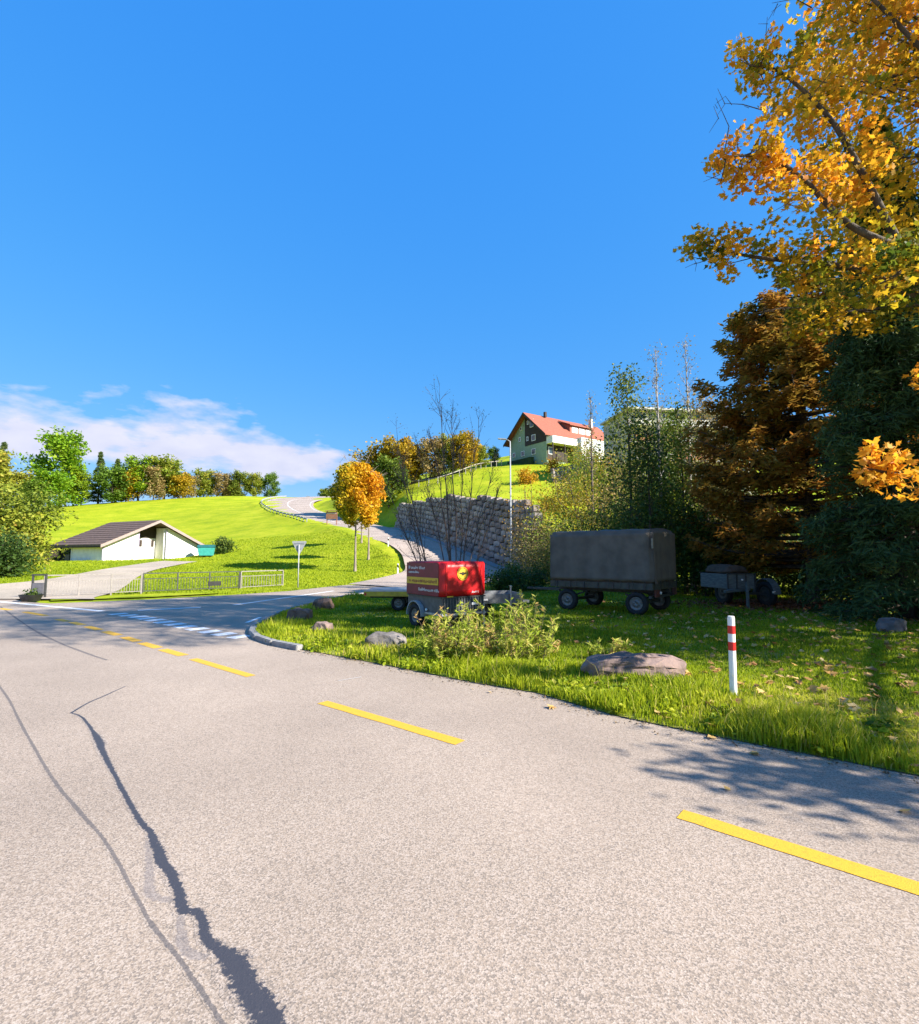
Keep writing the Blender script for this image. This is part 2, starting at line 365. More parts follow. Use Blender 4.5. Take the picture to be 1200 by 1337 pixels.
def side(x, y):
    best = np.full(x.shape, 1e9); sg = np.ones(x.shape); wd = np.ones(x.shape)
    for (a, wa), (b, wb) in zip(SPLIT[:-1], SPLIT[1:]):
        ax, ay = a; bx, by = b; dx, dy = bx - ax, by - ay; t = np.clip(((x - ax) * dx + (y - ay) * dy) / (dx * dx + dy * dy), 0, 1)
        d = np.hypot(x - ax - t * dx, y - ay - t * dy); c = dx * (y - ay) - dy * (x - ax); m = d < best
        best = np.where(m, d, best); sg = np.where(m, np.where(c < 0, 1.0, -1.0), sg); wd = np.where(m, wa + (wb - wa) * t, wd)
    return best * sg, wd
def terrain(x, y, cut=True):
    x = np.atleast_1d(np.asarray(x, float)); y = np.atleast_1d(np.asarray(y, float))
    xc, yc = np.clip(x, -170, 120), np.clip(y, -20, 230)
    zl = np.clip(fl(xc, yc), -.6, 26); zh = np.clip(fh(xc, yc), 0, 34)
    yb = np.interp(xc, (-60, -30, -18, -8, 0, 6, 14, 40), (20, 23, 26, 31, 33, 29, 27, 27))
    zl = zl * sst((yc - yb) / 7)
    d, w = side(xc, yc); k = sst((d - np.clip(1.5 - (w - 1) * .6, 0, 1.5)) / w); z = zl * (1 - k) + np.maximum(zh, zl) * k
    far = np.maximum(np.maximum(np.abs(x) - 150, y - 230), 0); z = z * (1 - sst(far / 900)) + 4 * sst(far / 900) * (far > 0)
    z = z - .05
    if cut:
        near = (x > -75) & (x < 60) & (y > 24) & (y < 230)
        if near.any():
            X, Y = x[near], y[near]; dd = np.hypot(X[:, None] - RC[None, :, 0], Y[:, None] - RC[None, :, 1]); i = dd.argmin(1)
            hw = np.linalg.norm(RLs - RRs, axis=1)[i] / 2; dm = dd[np.arange(len(i)), i]
            on_wall_side = d[near] > .4
            kk = (1 - sst((dm - hw - .3) / 2.2)) * (~on_wall_side)
            z[near] = z[near] * (1 - kk) + (RC[i, 2] - .14) * kk
    return z
def tz(x, y): return float(terrain(x, y)[0])
def ground_at(px, py, D):
    p = at(px, py, D); p[2] = tz(p[0], p[1]); return p
def hit(px, py, d0=15, d1=240):
    ds = np.linspace(d0, d1, 900); r = ray(px, py); P = np.array((0, 0, H)) + r[None] * (ds / r[1])[:, None]
    g = terrain(P[:, 0], P[:, 1]); k = np.nonzero(P[:, 2] < g)[0]
    p = P[k[0]] if len(k) else P[-1]; p[2] = tz(p[0], p[1]); return p

gx = np.unique(np.concatenate((np.array([-3000, -1800, -1000, -600, -400, -300, -230, -180]), np.arange(-150, -70, 4), np.arange(-70, 45, 1.0), np.arange(45, 121, 4), np.array([150, 200, 300, 500, 900, 1600, 3000]))))
gy = np.unique(np.concatenate((np.array([-2000, -900, -300, -100, -40]), np.arange(-20, 22, 6), np.arange(22, 120, 1.0), np.arange(120, 232, 2.0), np.array([240, 260, 300, 400, 600, 1000, 1800, 4000]))))
X, Y = np.meshgrid(gx, gy); Z = terrain(X.ravel(), Y.ravel())
nx, ny = len(gx), len(gy); idx = np.arange(nx * ny).reshape(ny, nx)
Fq = np.stack((idx[:-1, :-1], idx[:-1, 1:], idx[1:, 1:], idx[1:, :-1]), -1).reshape(-1, 4)
gr = link('ground', np_mesh('ground', np.stack((X.ravel(), Y.ravel(), Z), 1), Fq, smooth=True), M['meadow']); tag(gr, kind='structure')

# ------------------------------------------------------------------ roads
def flat_poly(name, pts, z, m, parent=None):
    me = bpy.data.meshes.new(name); bm = bmesh.new()
    f = bm.faces.new([bm.verts.new((p[0], p[1], z)) for p in pts]); f.normal_update()
    if f.normal.z < 0: f.normal_flip()
    bmesh.ops.triangulate(bm, faces=bm.faces); bm.to_mesh(me); bm.free()
    return link(name, me, m, parent)
FAR_EDGE = [(455, 763), (420, 767), (380, 771.5), (300, 777), (200, 782.5), (65, 788), (35, 786), (0, 779)]
road_pts = [tuple(gp(*p)[:2]) for p in FAR_EDGE] + [(-75, 23.5), (-75, -30), (30, -30), (30, -14)] + [(16, 10), (7, 24), tuple(RR[0][:2] + np.array((.5, -.3)))]
road_pts[0] = tuple(RL[0][:2])
road = flat_poly('road', road_pts, 0.0, M['asphalt']); tag(road, kind='structure')
n = len(RLs); ts = np.linspace(0, 1, 9)
V = (RLs[:, None] * (1 - ts)[None, :, None] + RRs[:, None] * ts[None, :, None]); V[..., 2] += .03
ii = np.arange(n * 9).reshape(n, 9); Fq = np.stack((ii[:-1, :-1], ii[:-1, 1:], ii[1:, 1:], ii[1:, :-1]), -1).reshape(-1, 4)
hr = link('hill_road', np_mesh('hill_road', V.reshape(-1, 3), Fq, smooth=True), M['hill_asphalt']); tag(hr, kind='structure')
def strip(name, P, w, lift, m, parent):
    P = np.asarray(P, float); T = np.gradient(P[:, :2], axis=0); T /= np.linalg.norm(T, axis=1)[:, None]; Nn = np.stack((-T[:, 1], T[:, 0]), 1)
    w = np.broadcast_to(np.asarray(w, float), (len(P),))
    a = np.column_stack((P[:, :2] + Nn * w[:, None] / 2, P[:, 2] + lift)); b = np.column_stack((P[:, :2] - Nn * w[:, None] / 2, P[:, 2] + lift))
    k = len(P); v = np.concatenate((a, b)); f = [(i, k + i, k + i + 1, i + 1) for i in range(k - 1)]
    return link(name, np_mesh(name, v, f), m, parent)
# white centre and edge lines on the hill road
strip('centre_line', RC[80:148], .16, .045, M['white_paint'], hr)
strip('edge_line', (RLs * .94 + RRs * .06)[92:148], .12, .045, M['white_paint'], hr)
strip('edge_line', (RLs * .06 + RRs * .94)[100:145], .12, .045, M['white_paint'], hr)
# gutter between the hill road and the wall foot
strip('gutter', np.array([(p[0] * .5 + q[0] * .5, p[1] * .5 + q[1] * .5, q[2]) for p, q in zip(WB, RRs[20:71:5])]), .9, .06, M['stone_kerb'], hr)
# driveway to the white building
DU = [hit(*p) for p in [(-160, 770), (-60, 768), (0, 764.5), (60, 758.5), (125, 746.5), (185, 737), (214, 733.4)]]
DV = [np.array((-62, 23.2, 0)), np.array((-45, 23.2, 0)), gp(35, 783), gp(130, 779), hit(187, 751), hit(222, 741), hit(258, 734.0)]
DU, DV = catmull(DU, 6), catmull(DV, 6)
ts = np.linspace(0, 1, 10); V = DU[:, None] * (1 - ts)[None, :, None] + DV[:, None] * ts[None, :, None]
V[..., 2] = terrain(V[..., 0].ravel(), V[..., 1].ravel()).reshape(V.shape[:2]) + .09
n = len(DU); ii = np.arange(n * 10).reshape(n, 10); Fq = np.stack((ii[:-1, :-1], ii[:-1, 1:], ii[1:, 1:], ii[1:, :-1]), -1).reshape(-1, 4)
dw = link('driveway', np_mesh('driveway', V.reshape(-1, 3), Fq, smooth=True), M['drive']); tag(dw, kind='structure')

# painted lane markings and a painted sun patch, each a thin sheet on the road
def dash(name, a, b, w, m, z=.004):
    a = np.array(a[:2], float); b = np.array(b[:2], float); d = nrm(b - a); n = np.array((-d[1], d[0])) * w / 2; L = np.linalg.norm(b - a)
    k = max(2, int(L / .12)); P = [a + d * L * i / k for i in range(k + 1)]; r = np.random.default_rng(int(abs(a[0] * 997 + a[1] * 131)))
    up = [p + n * (1 + r.normal(0, .025)) for p in P]; dn = [p - n * (1 + r.normal(0, .025)) for p in P]
    v = [(*p, z) for p in up] + [(*p, z) for p in dn]; k += 1
    return link(name, np_mesh(name, v, [(i, k + i, k + i + 1, i + 1) for i in range(k - 1)]), m, road)
for (a, b) in [((888, 1063), (1330, 1202)), ((421, 917), (601, 970)), ((252, 860.5), (328, 883))]:
    dash('yellow_dash', gp(*a), gp(*b), .16, M['yellow_paint'])
for (a, b) in [((212, 848), (240, 856)), ((185, 839.5), (207, 846)), ((162, 832), (180, 837.5)), ((137, 824.5), (155, 829.5)), ((114, 818), (130, 822.5)), ((94, 812.5), (108, 816)), ((75, 808.5), (88, 811.5))]:
    dash('yellow_dash', gp(*a), gp(*b), .2, M['yellow_paint'])
for (a, b) in [((32, 799), (60, 804)), ((0, 794.5), (14, 796.5))]: dash('yellow_dash', gp(*a), gp(*b), .2, M['yellow_paint'])
wl = [((152, 801.2), (160, 802.5)), ((165, 803), (173, 804.6)), ((177, 804.8), (187, 806.6)), ((188, 806.8), (198, 808.6)), ((199, 809), (209, 811)), ((211, 811.6), (222, 813.8)),
      ((224, 814.4), (236, 816.8)), ((238, 817.4), (251, 820)), ((253, 820.4), (266, 823)), ((269, 823.8), (284, 826.4)), ((287, 827), (303, 829.8)), ((307, 830.6), (325, 833))]
for a, b in wl: dash('white_dash', gp(*a), gp(a[0] * .3 + b[0] * .7, a[1] * .3 + b[1] * .7), .5, M['white_paint'])
dash('line_or_sun_patch', gp(-40, 782), gp(134, 798), .22, M['white_paint'])
dash('line_or_sun_patch', gp(305, 790), gp(436, 771.5), .18, M['white_paint'])
dash('line_or_sun_patch', gp(180, 797), gp(262, 793), .25, M['white_paint'])  # pale sheet standing for a patch of sunlight on the asphalt
dash('line_or_sun_patch', gp(442, 889), gp(472, 884), .035, M['worn_white'])
dash('line_or_sun_patch', gp(322, 813), gp(340, 806), .12, M['white_paint'])

# bitumen poured over the cracks
def seam(pix, wid, m, z, seed, lab=None):
    P = np.array([gp(*p) for p in pix]); r = np.random.default_rng(seed); k = 9
    Pc = catmull(P, k); wd = .62 * np.interp(np.linspace(0, len(pix) - 1, len(Pc)), range(len(pix)), wid)
    T = np.gradient(Pc[:, :2], axis=0); T /= np.linalg.norm(T, axis=1)[:, None] + 1e-9; Nn = np.stack((-T[:, 1], T[:, 0]), 1)
    sm = lambda: np.convolve(r.normal(0, 1, len(Pc) + 6), (.1, .2, .4, .2, .1, 0, 0), 'same')[3:-3]
    ja, jb = 1 + .28 * sm(), 1 + .28 * sm()
    q = len(Pc); cols = np.array((-.9, -.55, -.25, .25, .55, .9)); tv = np.array((.0, .28, .62, .62, .28, .0)); nc = len(cols)
    off = np.where(cols[None] > 0, cols[None] * ja[:, None], cols[None] * jb[:, None]) * (wd / 1.15)[:, None]
    xy = Pc[:, None, :2] + Nn[:, None] * off[..., None]; zc = np.broadcast_to(np.array((.0006, .0012, .0016, .0016, .0012, .0006))[None, :, None] + (z - .004) * .25, (q, nc, 1)); v = np.concatenate((xy, zc), 2).reshape(-1, 3); ix = np.arange(q * nc).reshape(q, nc)
    f = np.stack((ix[:-1, :-1], ix[:-1, 1:], ix[1:, 1:], ix[1:, :-1]), -1).reshape(-1, 4)[:, ::-1]
    o = link('tar_seam', np_mesh('tar_seam', v, f, np.tile(tv, q)), m, road)
    if lab: o['label'] = lab
S1 = [(93, 931), (106, 936), (118, 950), (128, 966), (136, 985), (150, 1013), (167, 1044), (183, 1072), (197, 1088), (204, 1104), (212, 1125), (224, 1143), (233, 1165), (240, 1188), (256, 1191), (265, 1203), (268, 1222), (284, 1238), (306, 1258), (324, 1290), (352, 1337), (372, 1372), (440, 1500), (560, 1750)]
W1 = [.03, .05, .06, .13, .1, .06, .07, .07, .075, .11, .12, .115, .1, .11, .09, .085, .09, .12, .19, .2, .21, .21, .16, .1]
seam(S1, W1, M['tar'], .006, 1, 'thick dark bitumen seam with bulges')
seam([(93, 931), (115, 918), (140, 907), (164, 896)], [.05, .045, .04, .035], M['tar'], .0065, 2)
seam([(194, 1098), (196, 1130), (194, 1165), (212, 1174), (236, 1176)], [.07, .09, .10, .08, .06], M['tar_faint'], .004, 3)
seam([(236, 1195), (237, 1225), (246, 1244), (272, 1250)], [.07, .09, .09, .07], M['tar_faint'], .004, 4)
seam([(-60, 830), (-20, 872), (8, 908), (25, 940), (45, 977), (70, 1018), (97, 1052), (128, 1087), (152, 1122), (172, 1160), (193, 1199), (218, 1232), (243, 1265), (270, 1305), (292, 1340), (320, 1390), (400, 1540), (520, 1780)],
     [.05, .045, .045, .05, .05, .045, .045, .042, .045, .04, .04, .04, .038, .038, .036, .036, .036, .036], M['tar_worn'], .0045, 5, 'thin worn seam')
seam([(0, 792), (40, 820), (75, 838), (110, 852), (140, 862)], [.09, .09, .1, .1, .08], M['tar_worn'], .0045, 6)
#seam([(318, 1268), (334, 1297), (356, 1337), (372, 1366)], [.012, .014, .014, .012], M['stone_kerb'], .0085, 7)

# ------------------------------------------------------------------ the grass verge
EDGE = [(1330, 1052), (1200, 1014), (1130, 1000), (1060, 986), (1010, 977), (955, 966), (860, 947), (800, 934), (700, 905), (620, 892), (560, 880), (500, 868), (430, 855), (380, 846), (350, 839), (336, 832),
        (333, 826), (340, 818), (352, 811), (372, 802), (400, 793), (450, 782), (500, 775), (548, 771.5)]
VERGE = [(26, -12.5), (14, -3.6), (8, 1.1)] + [tuple(gp(*p)[:2]) for p in EDGE] + [(2, 31.5), (6, 34), (14, 34), (45, 34), (45, -10)]
VA = np.array(VERGE)
def edge_dist(x, y, pts, closed=False):
    best = np.full(np.shape(x), 1e9)
    for a, b in zip(pts[:-1], pts[1:]):
        dx, dy = b[0] - a[0], b[1] - a[1]; t = np.clip(((x - a[0]) * dx + (y - a[1]) * dy) / (dx * dx + dy * dy), 0, 1)
        best = np.minimum(best, np.hypot(x - a[0] - t * dx, y - a[1] - t * dy))
    return best
ROADSIDE = VERGE[:-5]
def vnoise(x, y, s, seed):
    r = np.random.default_rng(seed); z = np.zeros(np.shape(x))
    for i in range(6):
        a = r.uniform(0, 6.28); k = s * r.uniform(.6, 1.7); z += np.sin((x * math.cos(a) + y * math.sin(a)) * k + r.uniform(0, 6.28))
    return z / 6
def verge_z(x, y):
    x = np.atleast_1d(np.asarray(x, float)); y = np.atleast_1d(np.asarray(y, float))
    d = edge_dist(x, y, ROADSIDE); z = .012 + .09 * sst(d / .9) + .035 * vnoise(x, y, 1.6, 3) * sst(d / 1.0) + .02 * vnoise(x, y, 5, 4) * sst(d / 1.0)
    return z + np.maximum(terrain(x, y) + .05, 0)
# jittered grid cut to the outline
vx = np.arange(-6, 45, .5); vy = np.arange(-12, 34.5, .5)
Xg, Yg = np.meshgrid(vx, vy); cells = []
bm = bmesh.new()
bf = bm.faces.new([bm.verts.new((p[0], p[1], 0)) for p in VERGE])
for x in np.arange(-6, 20, .5):
    bmesh.ops.bisect_plane(bm, geom=bm.verts[:] + bm.edges[:] + bm.faces[:], plane_co=(x, 0, 0), plane_no=(1, 0, 0))
for y in np.arange(-2, 34, .5):
    bmesh.ops.bisect_plane(bm, geom=bm.verts[:] + bm.edges[:] + bm.faces[:], plane_co=(0, y, 0), plane_no=(0, 1, 0))
co = np.array([v.co[:] for v in bm.verts]); zz = verge_z(co[:, 0], co[:, 1])
for v, z in zip(bm.verts, zz): v.co.z = z
for f in bm.faces:
    f.normal_update()
    if f.normal.z < 0: f.normal_flip()
    f.smooth = True
me = bpy.data.meshes.new('grass_verge'); bm.to_mesh(me); bm.free()
vg = link('grass_verge', me, M['turf']); tag(vg, kind='structure')
def vz(x, y): return float(verge_z(x, y)[0])
# kerb stones round the nose of the verge
kp = catmull([gp(*p) for p in [(392, 849), (366, 844), (345, 839), (332, 832), (329, 825), (336, 817), (350, 809), (371, 800), (400, 791), (448, 780.5), (500, 773)]], 14)
L = np.concatenate(([0], np.cumsum(np.linalg.norm(np.diff(kp, axis=0), axis=1)))); stp = .95; ks = int(L[-1] / stp)
for i in range(ks):
    a = np.array([np.interp(i * stp + .01, L, kp[:, c]) for c in range(3)]); b = np.array([np.interp((i + 1) * stp - .02, L, kp[:, c]) for c in range(3)])
    MB().bar((a[0], a[1], .02), (b[0], b[1], .02), .16, .17).build('kerb_stone', M['stone_kerb'], road, bevel=.015)
# narrow verge and kerb in front of the railing
fv = [gp(*p)[:2] for p in [(66, 784.5), (120, 782.5), (200, 779.5), (300, 774), (380, 769), (380, 767), (300, 770.5), (200, 775.5), (120, 778.5), (66, 780.5)]]
o = flat_poly('railing_verge', fv, .012, M['meadow']); tag(o, kind='structure')

# ------------------------------------------------------------------ retaining wall of rough blocks
wc = [mat('wall_block_%d' % i, c, tuple(k * .55 for k in c), .9, 3, .8, 12) for i, c in enumerate([(.30, .25, .225), (.36, .31, .28), (.25, .205, .19), (.42, .365, .325)])]
wl_ = thing('retaining_wall', 'long grey retaining wall of rough stone blocks above the hill road', 'wall', WB[4])
wo3 = np.array(WB[4])
wp = catmull(WB, 8); wL = np.concatenate(([0], np.cumsum(np.linalg.norm(np.diff(wp[:, :2], axis=0), axis=1))))
def wpt(s): return np.array([np.interp(s, wL, wp[:, c]) for c in range(3)])
blocks = []; rr = np.random.default_rng(5)
RH = .56
WS, WT = np.array((0, .1, .3, .6, 1)), np.array((5.0, 5.8, 5.8, 5.0, 3.6))
for r in range(16):
    s = -rr.uniform(0, .9)
    while s < wL[-1]:
        w = rr.uniform(.75, 1.5); c = wpt(min(max(s + w / 2, 0), wL[-1])); d = wpt(min(s + w / 2 + .6, wL[-1])) - wpt(max(s + w / 2 - .6, 0)); d[2] = 0; d = nrm(d); nn = np.array((d[1], -d[0], 0))
        top = np.interp(s + w / 2, WS * wL[-1], WT)
        zc = r * RH + RH / 2
        if zc - RH * .3 < top:
            blocks.append((c + nn * (.35 + zc * .16 + rr.normal(0, .035)) + np.array((0, 0, zc - .15)), math.atan2(d[1], d[0]), w, s))
        s += w + .03
# the 300 nearest are parts of their own, the rest one part
blocks.sort(key=lambda b: b[0][1])
bl_mesh = []
for k in range(12):
    bm_ = MB().box((0, 0, 0), (1, .62, RH - .035)); me = bm_.mesh('block', bevel=.05); r2 = np.random.default_rng(k)
    for v in me.vertices: v.co += Vector(r2.normal(0, .022, 3))
    me.materials.append(wc[k % 4]); bl_mesh.append(me)
rest = MB()
for i, (c, a, w, s) in enumerate(blocks):
    if i < 300:
        o = link('block', bl_mesh[rr.integers(12)], None, wl_); o.location = [float(q) for q in c - wo3]; o.rotation_euler = (rr.normal(0, .02), rr.normal(0, .02), a); o.scale = (w, rr.uniform(.9, 1.15), 1)
    else: rest.box(c - wo3, (w, .62 * rr.uniform(.9, 1.15), RH - .035), rz=a, ry=rr.normal(0, .02))
o = rest.build('far_blocks', wc[1], wl_, bevel=0); o['kind'] = 'stuff'
# dark earth core behind the blocks
core = MB()
for s0 in np.arange(0, wL[-1] - .1, 1.5):
    s1 = min(s0 + 1.5, wL[-1]); a, b = wpt(s0), wpt(s1); d = nrm((b - a) * np.array((1, 1, 0))); nn = np.array((d[1], -d[0], 0))
    ta, tb = [np.interp(s, WS * wL[-1], WT - .25) for s in (s0, s1)]
    for q0, q1 in ((.42, .9),):
        P = [a + nn * q0 - (0, 0, .4), b + nn * q0 - (0, 0, .4), b + nn * (q0 + tb * .16) + (0, 0, tb), a + nn * (q0 + ta * .16) + (0, 0, ta)]
        core.prism([p - wo3 for p in P], (0, 0, 0), nn * .5)
core.build('core', mat('earth', (.09, .075, .06), (.05, .04, .035), .95, 6, .6), wl_)
# ------------------------------------------------------------------ vegetation
SHAPES = {
    'rhomb': np.array([(-.5, 0, 0), (0, -.3, .06), (.5, 0, 0), (0, .3, .06)]),
    'oval': np.array([(-.5, 0, 0), (-.2, -.27, .05), (.25, -.24, .05), (.5, 0, -.06), (.25, .24, .05), (-.2, .27, .05)]),
    'lance': np.array([(-.5, 0, 0), (0, -.11, .03), (.5, 0, -.08), (0, .11, .03)]),
    'needle': np.array([(-.5, -.035, 0), (.5, -.02, -.05), (.5, .02, -.05), (-.5, .035, 0)]),
    'maple': np.array([(-.45, 0, 0), (-.28, -.22, 0), (-.12, -.5, .05), (.06, -.22, 0), (.28, -.36, -.04), (.24, -.1, 0), (.55, 0, -.1), (.24, .1, 0), (.28, .36, -.04), (.06, .22, 0), (-.12, .5, .05), (-.28, .22, 0)]),
    'spray': np.array([(-.5, 0, .02), (-.1, -.2, 0), (.5, 0, -.06), (-.1, .2, 0)]),
}
def leaves(cent, spread, n, size, shape='rhomb', tint=None, tvar=.12, flat=.4, dirs=None, dnoise=.5, rng=None, droop=0.0):
    """n leaf faces scattered round the cluster centres; returns vertices, faces, tint per vertex"""
    rng = rng or RNG; cent = np.asarray(cent, float); i = rng.integers(0, len(cent), n)
    g = rng.normal(0, 1, (n, 3)); g /= np.maximum(1, np.linalg.norm(g, axis=1) / 1.7)[:, None]
    sp = np.asarray(spread, float); sp = sp[i][:, None] if sp.ndim == 1 and len(sp) == len(cent) and len(sp) != 3 else sp
    pos = cent[i] + g * sp
    nm = rng.normal(0, 1, (n, 3)) + np.array((0, 0, flat * 3)); nm /= np.linalg.norm(nm, axis=1)[:, None]
    t = rng.normal(0, 1, (n, 3)) if dirs is None else np.asarray(dirs)[i] + rng.normal(0, dnoise, (n, 3))
    t[:, 2] -= droop
    t -= nm * (t * nm).sum(1)[:, None]; t /= np.linalg.norm(t, axis=1)[:, None] + 1e-9; b = np.cross(nm, t)
    s = size * rng.uniform(.6, 1.35, n); T = SHAPES[shape]; k = len(T)
    v = pos[:, None] + s[:, None, None] * (t[:, None] * T[None, :, 0:1] + b[:, None] * T[None, :, 1:2] + nm[:, None] * T[None, :, 2:3])
    ti = (np.full(n, .5) if tint is None else np.asarray(tint)[i]) + rng.normal(0, tvar, n)
    return v.reshape(-1, 3), np.arange(n * k).reshape(n, k), np.repeat(np.clip(ti, 0, 1), k)
def merge(parts):
    vs, fs, tt, b = [], [], [], 0
    for v, f, t in parts: vs.append(v); fs.append(f + b); tt.append(t); b += len(v)
    return np.concatenate(vs), np.concatenate(fs), np.concatenate(tt)
def grow(h, cb, prof, nl, r0, up=.5, sub=5, rng=None, lean=(0, 0), wob=.02, minr=.012, limb_r=.42):
    """trunk, limbs and twigs in local coordinates; returns tubes and cluster points (with 0..1 outwardness)"""
    rng = rng or RNG; m = 9; z = np.linspace(-.15, h * .96, m)
    tp = np.stack((lean[0] * z / h + np.cumsum(rng.normal(0, wob * h / 8, m)), lean[1] * z / h + np.cumsum(rng.normal(0, wob * h / 8, m)), z), 1); tp[0, :2] = tp[1, :2] = 0
    tr = r0 * (1 - .93 * np.linspace(0, 1, m) ** .9); tr[0] *= 1.35
    tubes = [(tp, tr, 9)]; cl, outw = [], []
    for i in range(nl):
        t = cb / h + (1 - cb / h) * (i + rng.uniform(.2, .8)) / nl * .98; a = i * 2.39996 + rng.normal(0, .35)
        p0 = np.array([np.interp(t * h, z, tp[:, c]) for c in range(3)]); Ln = prof((t * h - cb) / (h - cb)) * rng.uniform(.75, 1.12)
        e = up + rng.normal(0, .12) + .5 * max(0, t - .6); d = np.array((math.cos(a) * math.cos(e), math.sin(a) * math.cos(e), math.sin(e)))
        q = np.linspace(0, 1, 6)[:, None]; side_ = rng.normal(0, .12, 3); P = p0 + d * Ln * q + (np.array((0, 0, .12)) + side_) * Ln * q ** 2
        rb = max(minr * 1.6, np.interp(t * h, z, tr) * limb_r); tubes.append((P, np.linspace(rb, minr * .7, 6), 6))
        for k in range(3, 6): cl.append(P[k]); outw.append(k / 5)
        for j in range(sub):
            f = rng.uniform(.3, .98); s0 = p0 + d * Ln * f + (np.array((0, 0, .12)) + side_) * Ln * f ** 2
            dd = nrm(d * .6 + rng.normal(0, .6, 3) + np.array((0, 0, .15))); l2 = Ln * rng.uniform(.22, .42); P2 = np.stack((s0, s0 + dd * l2 * .5 + rng.normal(0, .03, 3) * l2, s0 + dd * l2))
            tubes.append((P2, np.array((minr * 1.3, minr, minr * .5)), 4)); cl += [P2[1], P2[2]]; outw += [f, min(1, f + .2)]
    return tubes, np.array(cl), np.array(outw)
def plant(name, label, cat, loc, tubes, leafv, wood, lm, group=None, rz=0, crown='crown', stem='trunk'):
    t = thing(name, label, cat, loc, rz, group)
    link(stem, tubes_mesh(stem, tubes), wood, t)
    if leafv is not None:
        o = link(crown, np_mesh(crown, *leafv), lm, t); o['kind'] = 'stuff'
    return t
def copy_plant(src, loc, label, scale=1.0, rz=0.0, group=None, sz=None):
    c = src.copy(); COL.objects.link(c); c.location = [float(q) for q in loc]; c.rotation_euler = (0, 0, rz); c.scale = (scale, scale, sz or scale); c['label'] = label
    if group: c['group'] = group
    for ch in src.children:
        d = ch.copy(); COL.objects.link(d); d.parent = c
    return c
ball = lambda R, lo=.35: (lambda t: R * (lo + (1 - lo) * math.sqrt(max(0, 1 - (2 * t - .85) ** 2 / 1.4))))

LM = {}
LM['maple'] = leafmat('maple_leaf', [(0, (.06, .10, .012)), (.34, (.24, .24, .015)), (.55, (.66, .40, .02)), (.85, (.78, .40, .03)), (1, (.70, .27, .02))], .55)
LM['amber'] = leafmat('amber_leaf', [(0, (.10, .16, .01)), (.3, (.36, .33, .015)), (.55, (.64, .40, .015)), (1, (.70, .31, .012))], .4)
LM['rust'] = leafmat('rust_leaf', [(0, (.12, .15, .022)), (.4, (.25, .20, .03)), (.7, (.36, .19, .032)), (1, (.38, .145, .025))], .45)
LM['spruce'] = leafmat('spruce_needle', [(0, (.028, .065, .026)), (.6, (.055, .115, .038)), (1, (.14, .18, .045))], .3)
LM['dark_green'] = leafmat('dark_green_leaf', [(0, (.025, .06, .014)), (.6, (.06, .115, .02)), (1, (.2, .23, .03))], .35)
LM['mixed'] = leafmat('mixed_leaf', [(0, (.09, .15, .015)), (.45, (.22, .29, .03)), (.75, (.38, .36, .045)), (1, (.46, .30, .05))], .35, objvar=.02)
LM['bright'] = leafmat('bright_leaf', [(0, (.07, .15, .012)), (.5, (.19, .31, .012)), (1, (.38, .40, .02))], .35, objvar=.02)
LM['golden'] = leafmat('golden_leaf', [(0, (.13, .15, .012)), (.4, (.36, .27, .015)), (1, (.58, .30, .015))], .35)
LM['brown'] = leafmat('brown_leaf', [(0, (.10, .10, .03)), (.5, (.26, .22, .08)), (1, (.42, .25, .09))], .3)
LM['weed'] = leafmat('weed_leaf', [(0, (.16, .26, .02)), (.45, (.34, .43, .035)), (.8, (.56, .55, .12)), (1, (.56, .36, .15))], .5)

# -- the big maple at the right edge, its limbs reaching into the picture
MP = np.array((12.8, 9.8, 0.0))
rm = np.random.default_rng(11)
def mp(px, py, D): return at(px, py, D) - MP
limbs = [[(1500, 430, 8.6), (1380, 380, 8.4), (1250, 345, 8.3), (1120, 300, 8.3), (1050, 235, 8.3), (1000, 205, 8.3), (942, 205, 8.3)],
         [(1180, 330, 8.4), (1120, 215, 8.4), (1080, 150, 8.5), (1020, 95, 8.6), (978, 85, 8.6)],
         [(1480, 460, 8.8), (1320, 420, 9), (1200, 385, 9.2), (1120, 352, 9.3), (1040, 342, 9.3), (970, 333, 9.3), (918, 318, 9.3)],
         [(1420, 250, 8.6), (1300, 160, 8.4), (1200, 60, 8.4), (1120, -20, 8.5), (1060, -60, 8.5)],
         [(1420, 200, 9.6), (1280, 90, 9.8), (1190, 20, 9.8), (1130, 40, 9.8)],
         [(1500, 520, 7.4), (1380, 590, 6.8), (1260, 618, 6.3), (1190, 622, 6.1), (1133, 612, 6.0)],
         [(1450, 470, 8.0), (1330, 470, 7.6), (1250, 480, 7.4), (1205, 490, 7.3)],
         [(1400, 380, 10), (1290, 390, 10.4), (1180, 400, 10.8), (1090, 410, 11), (1050, 425, 11)],
         [(1400, 330, 7.6), (1280, 330, 7.4), (1200, 345, 7.4), (1150, 370, 7.4)]]
tubes = []; trunk = np.array([(0, 0, -.2), (.05, 0, 1.5), (0, .05, 3.5), (-.1, 0, 5.5), (.1, .1, 8), (.2, 0, 11), (.1, -.1, 14), (.1, 0, 17)])
tubes.append((trunk, np.array((.42, .33, .3, .27, .22, .16, .1, .03)), 12))
cl, ct, cs = [], [], []
tints = [.75, .64, .45, .8, .64, .85, .88, .42, .28]
LIT_X = [-400, 0, 240, 420, 450, 560, 600, 720, 745, 900, 1000, 1130, 1400]; LIT_Y = [872, 868, 862, 848, 820, 806, 788, 795, 848, 866, 888, 902, 915]
def shades_lit(q):
    w = q + MP; g = np.array((w[0] - S.x / S.z * w[2], w[1] - S.y / S.z * w[2], 0.0))
    if g[1] < 1.2: return True
    s = proj(g)[0]; return s[1] > np.interp(s[0], LIT_X, LIT_Y) - 9
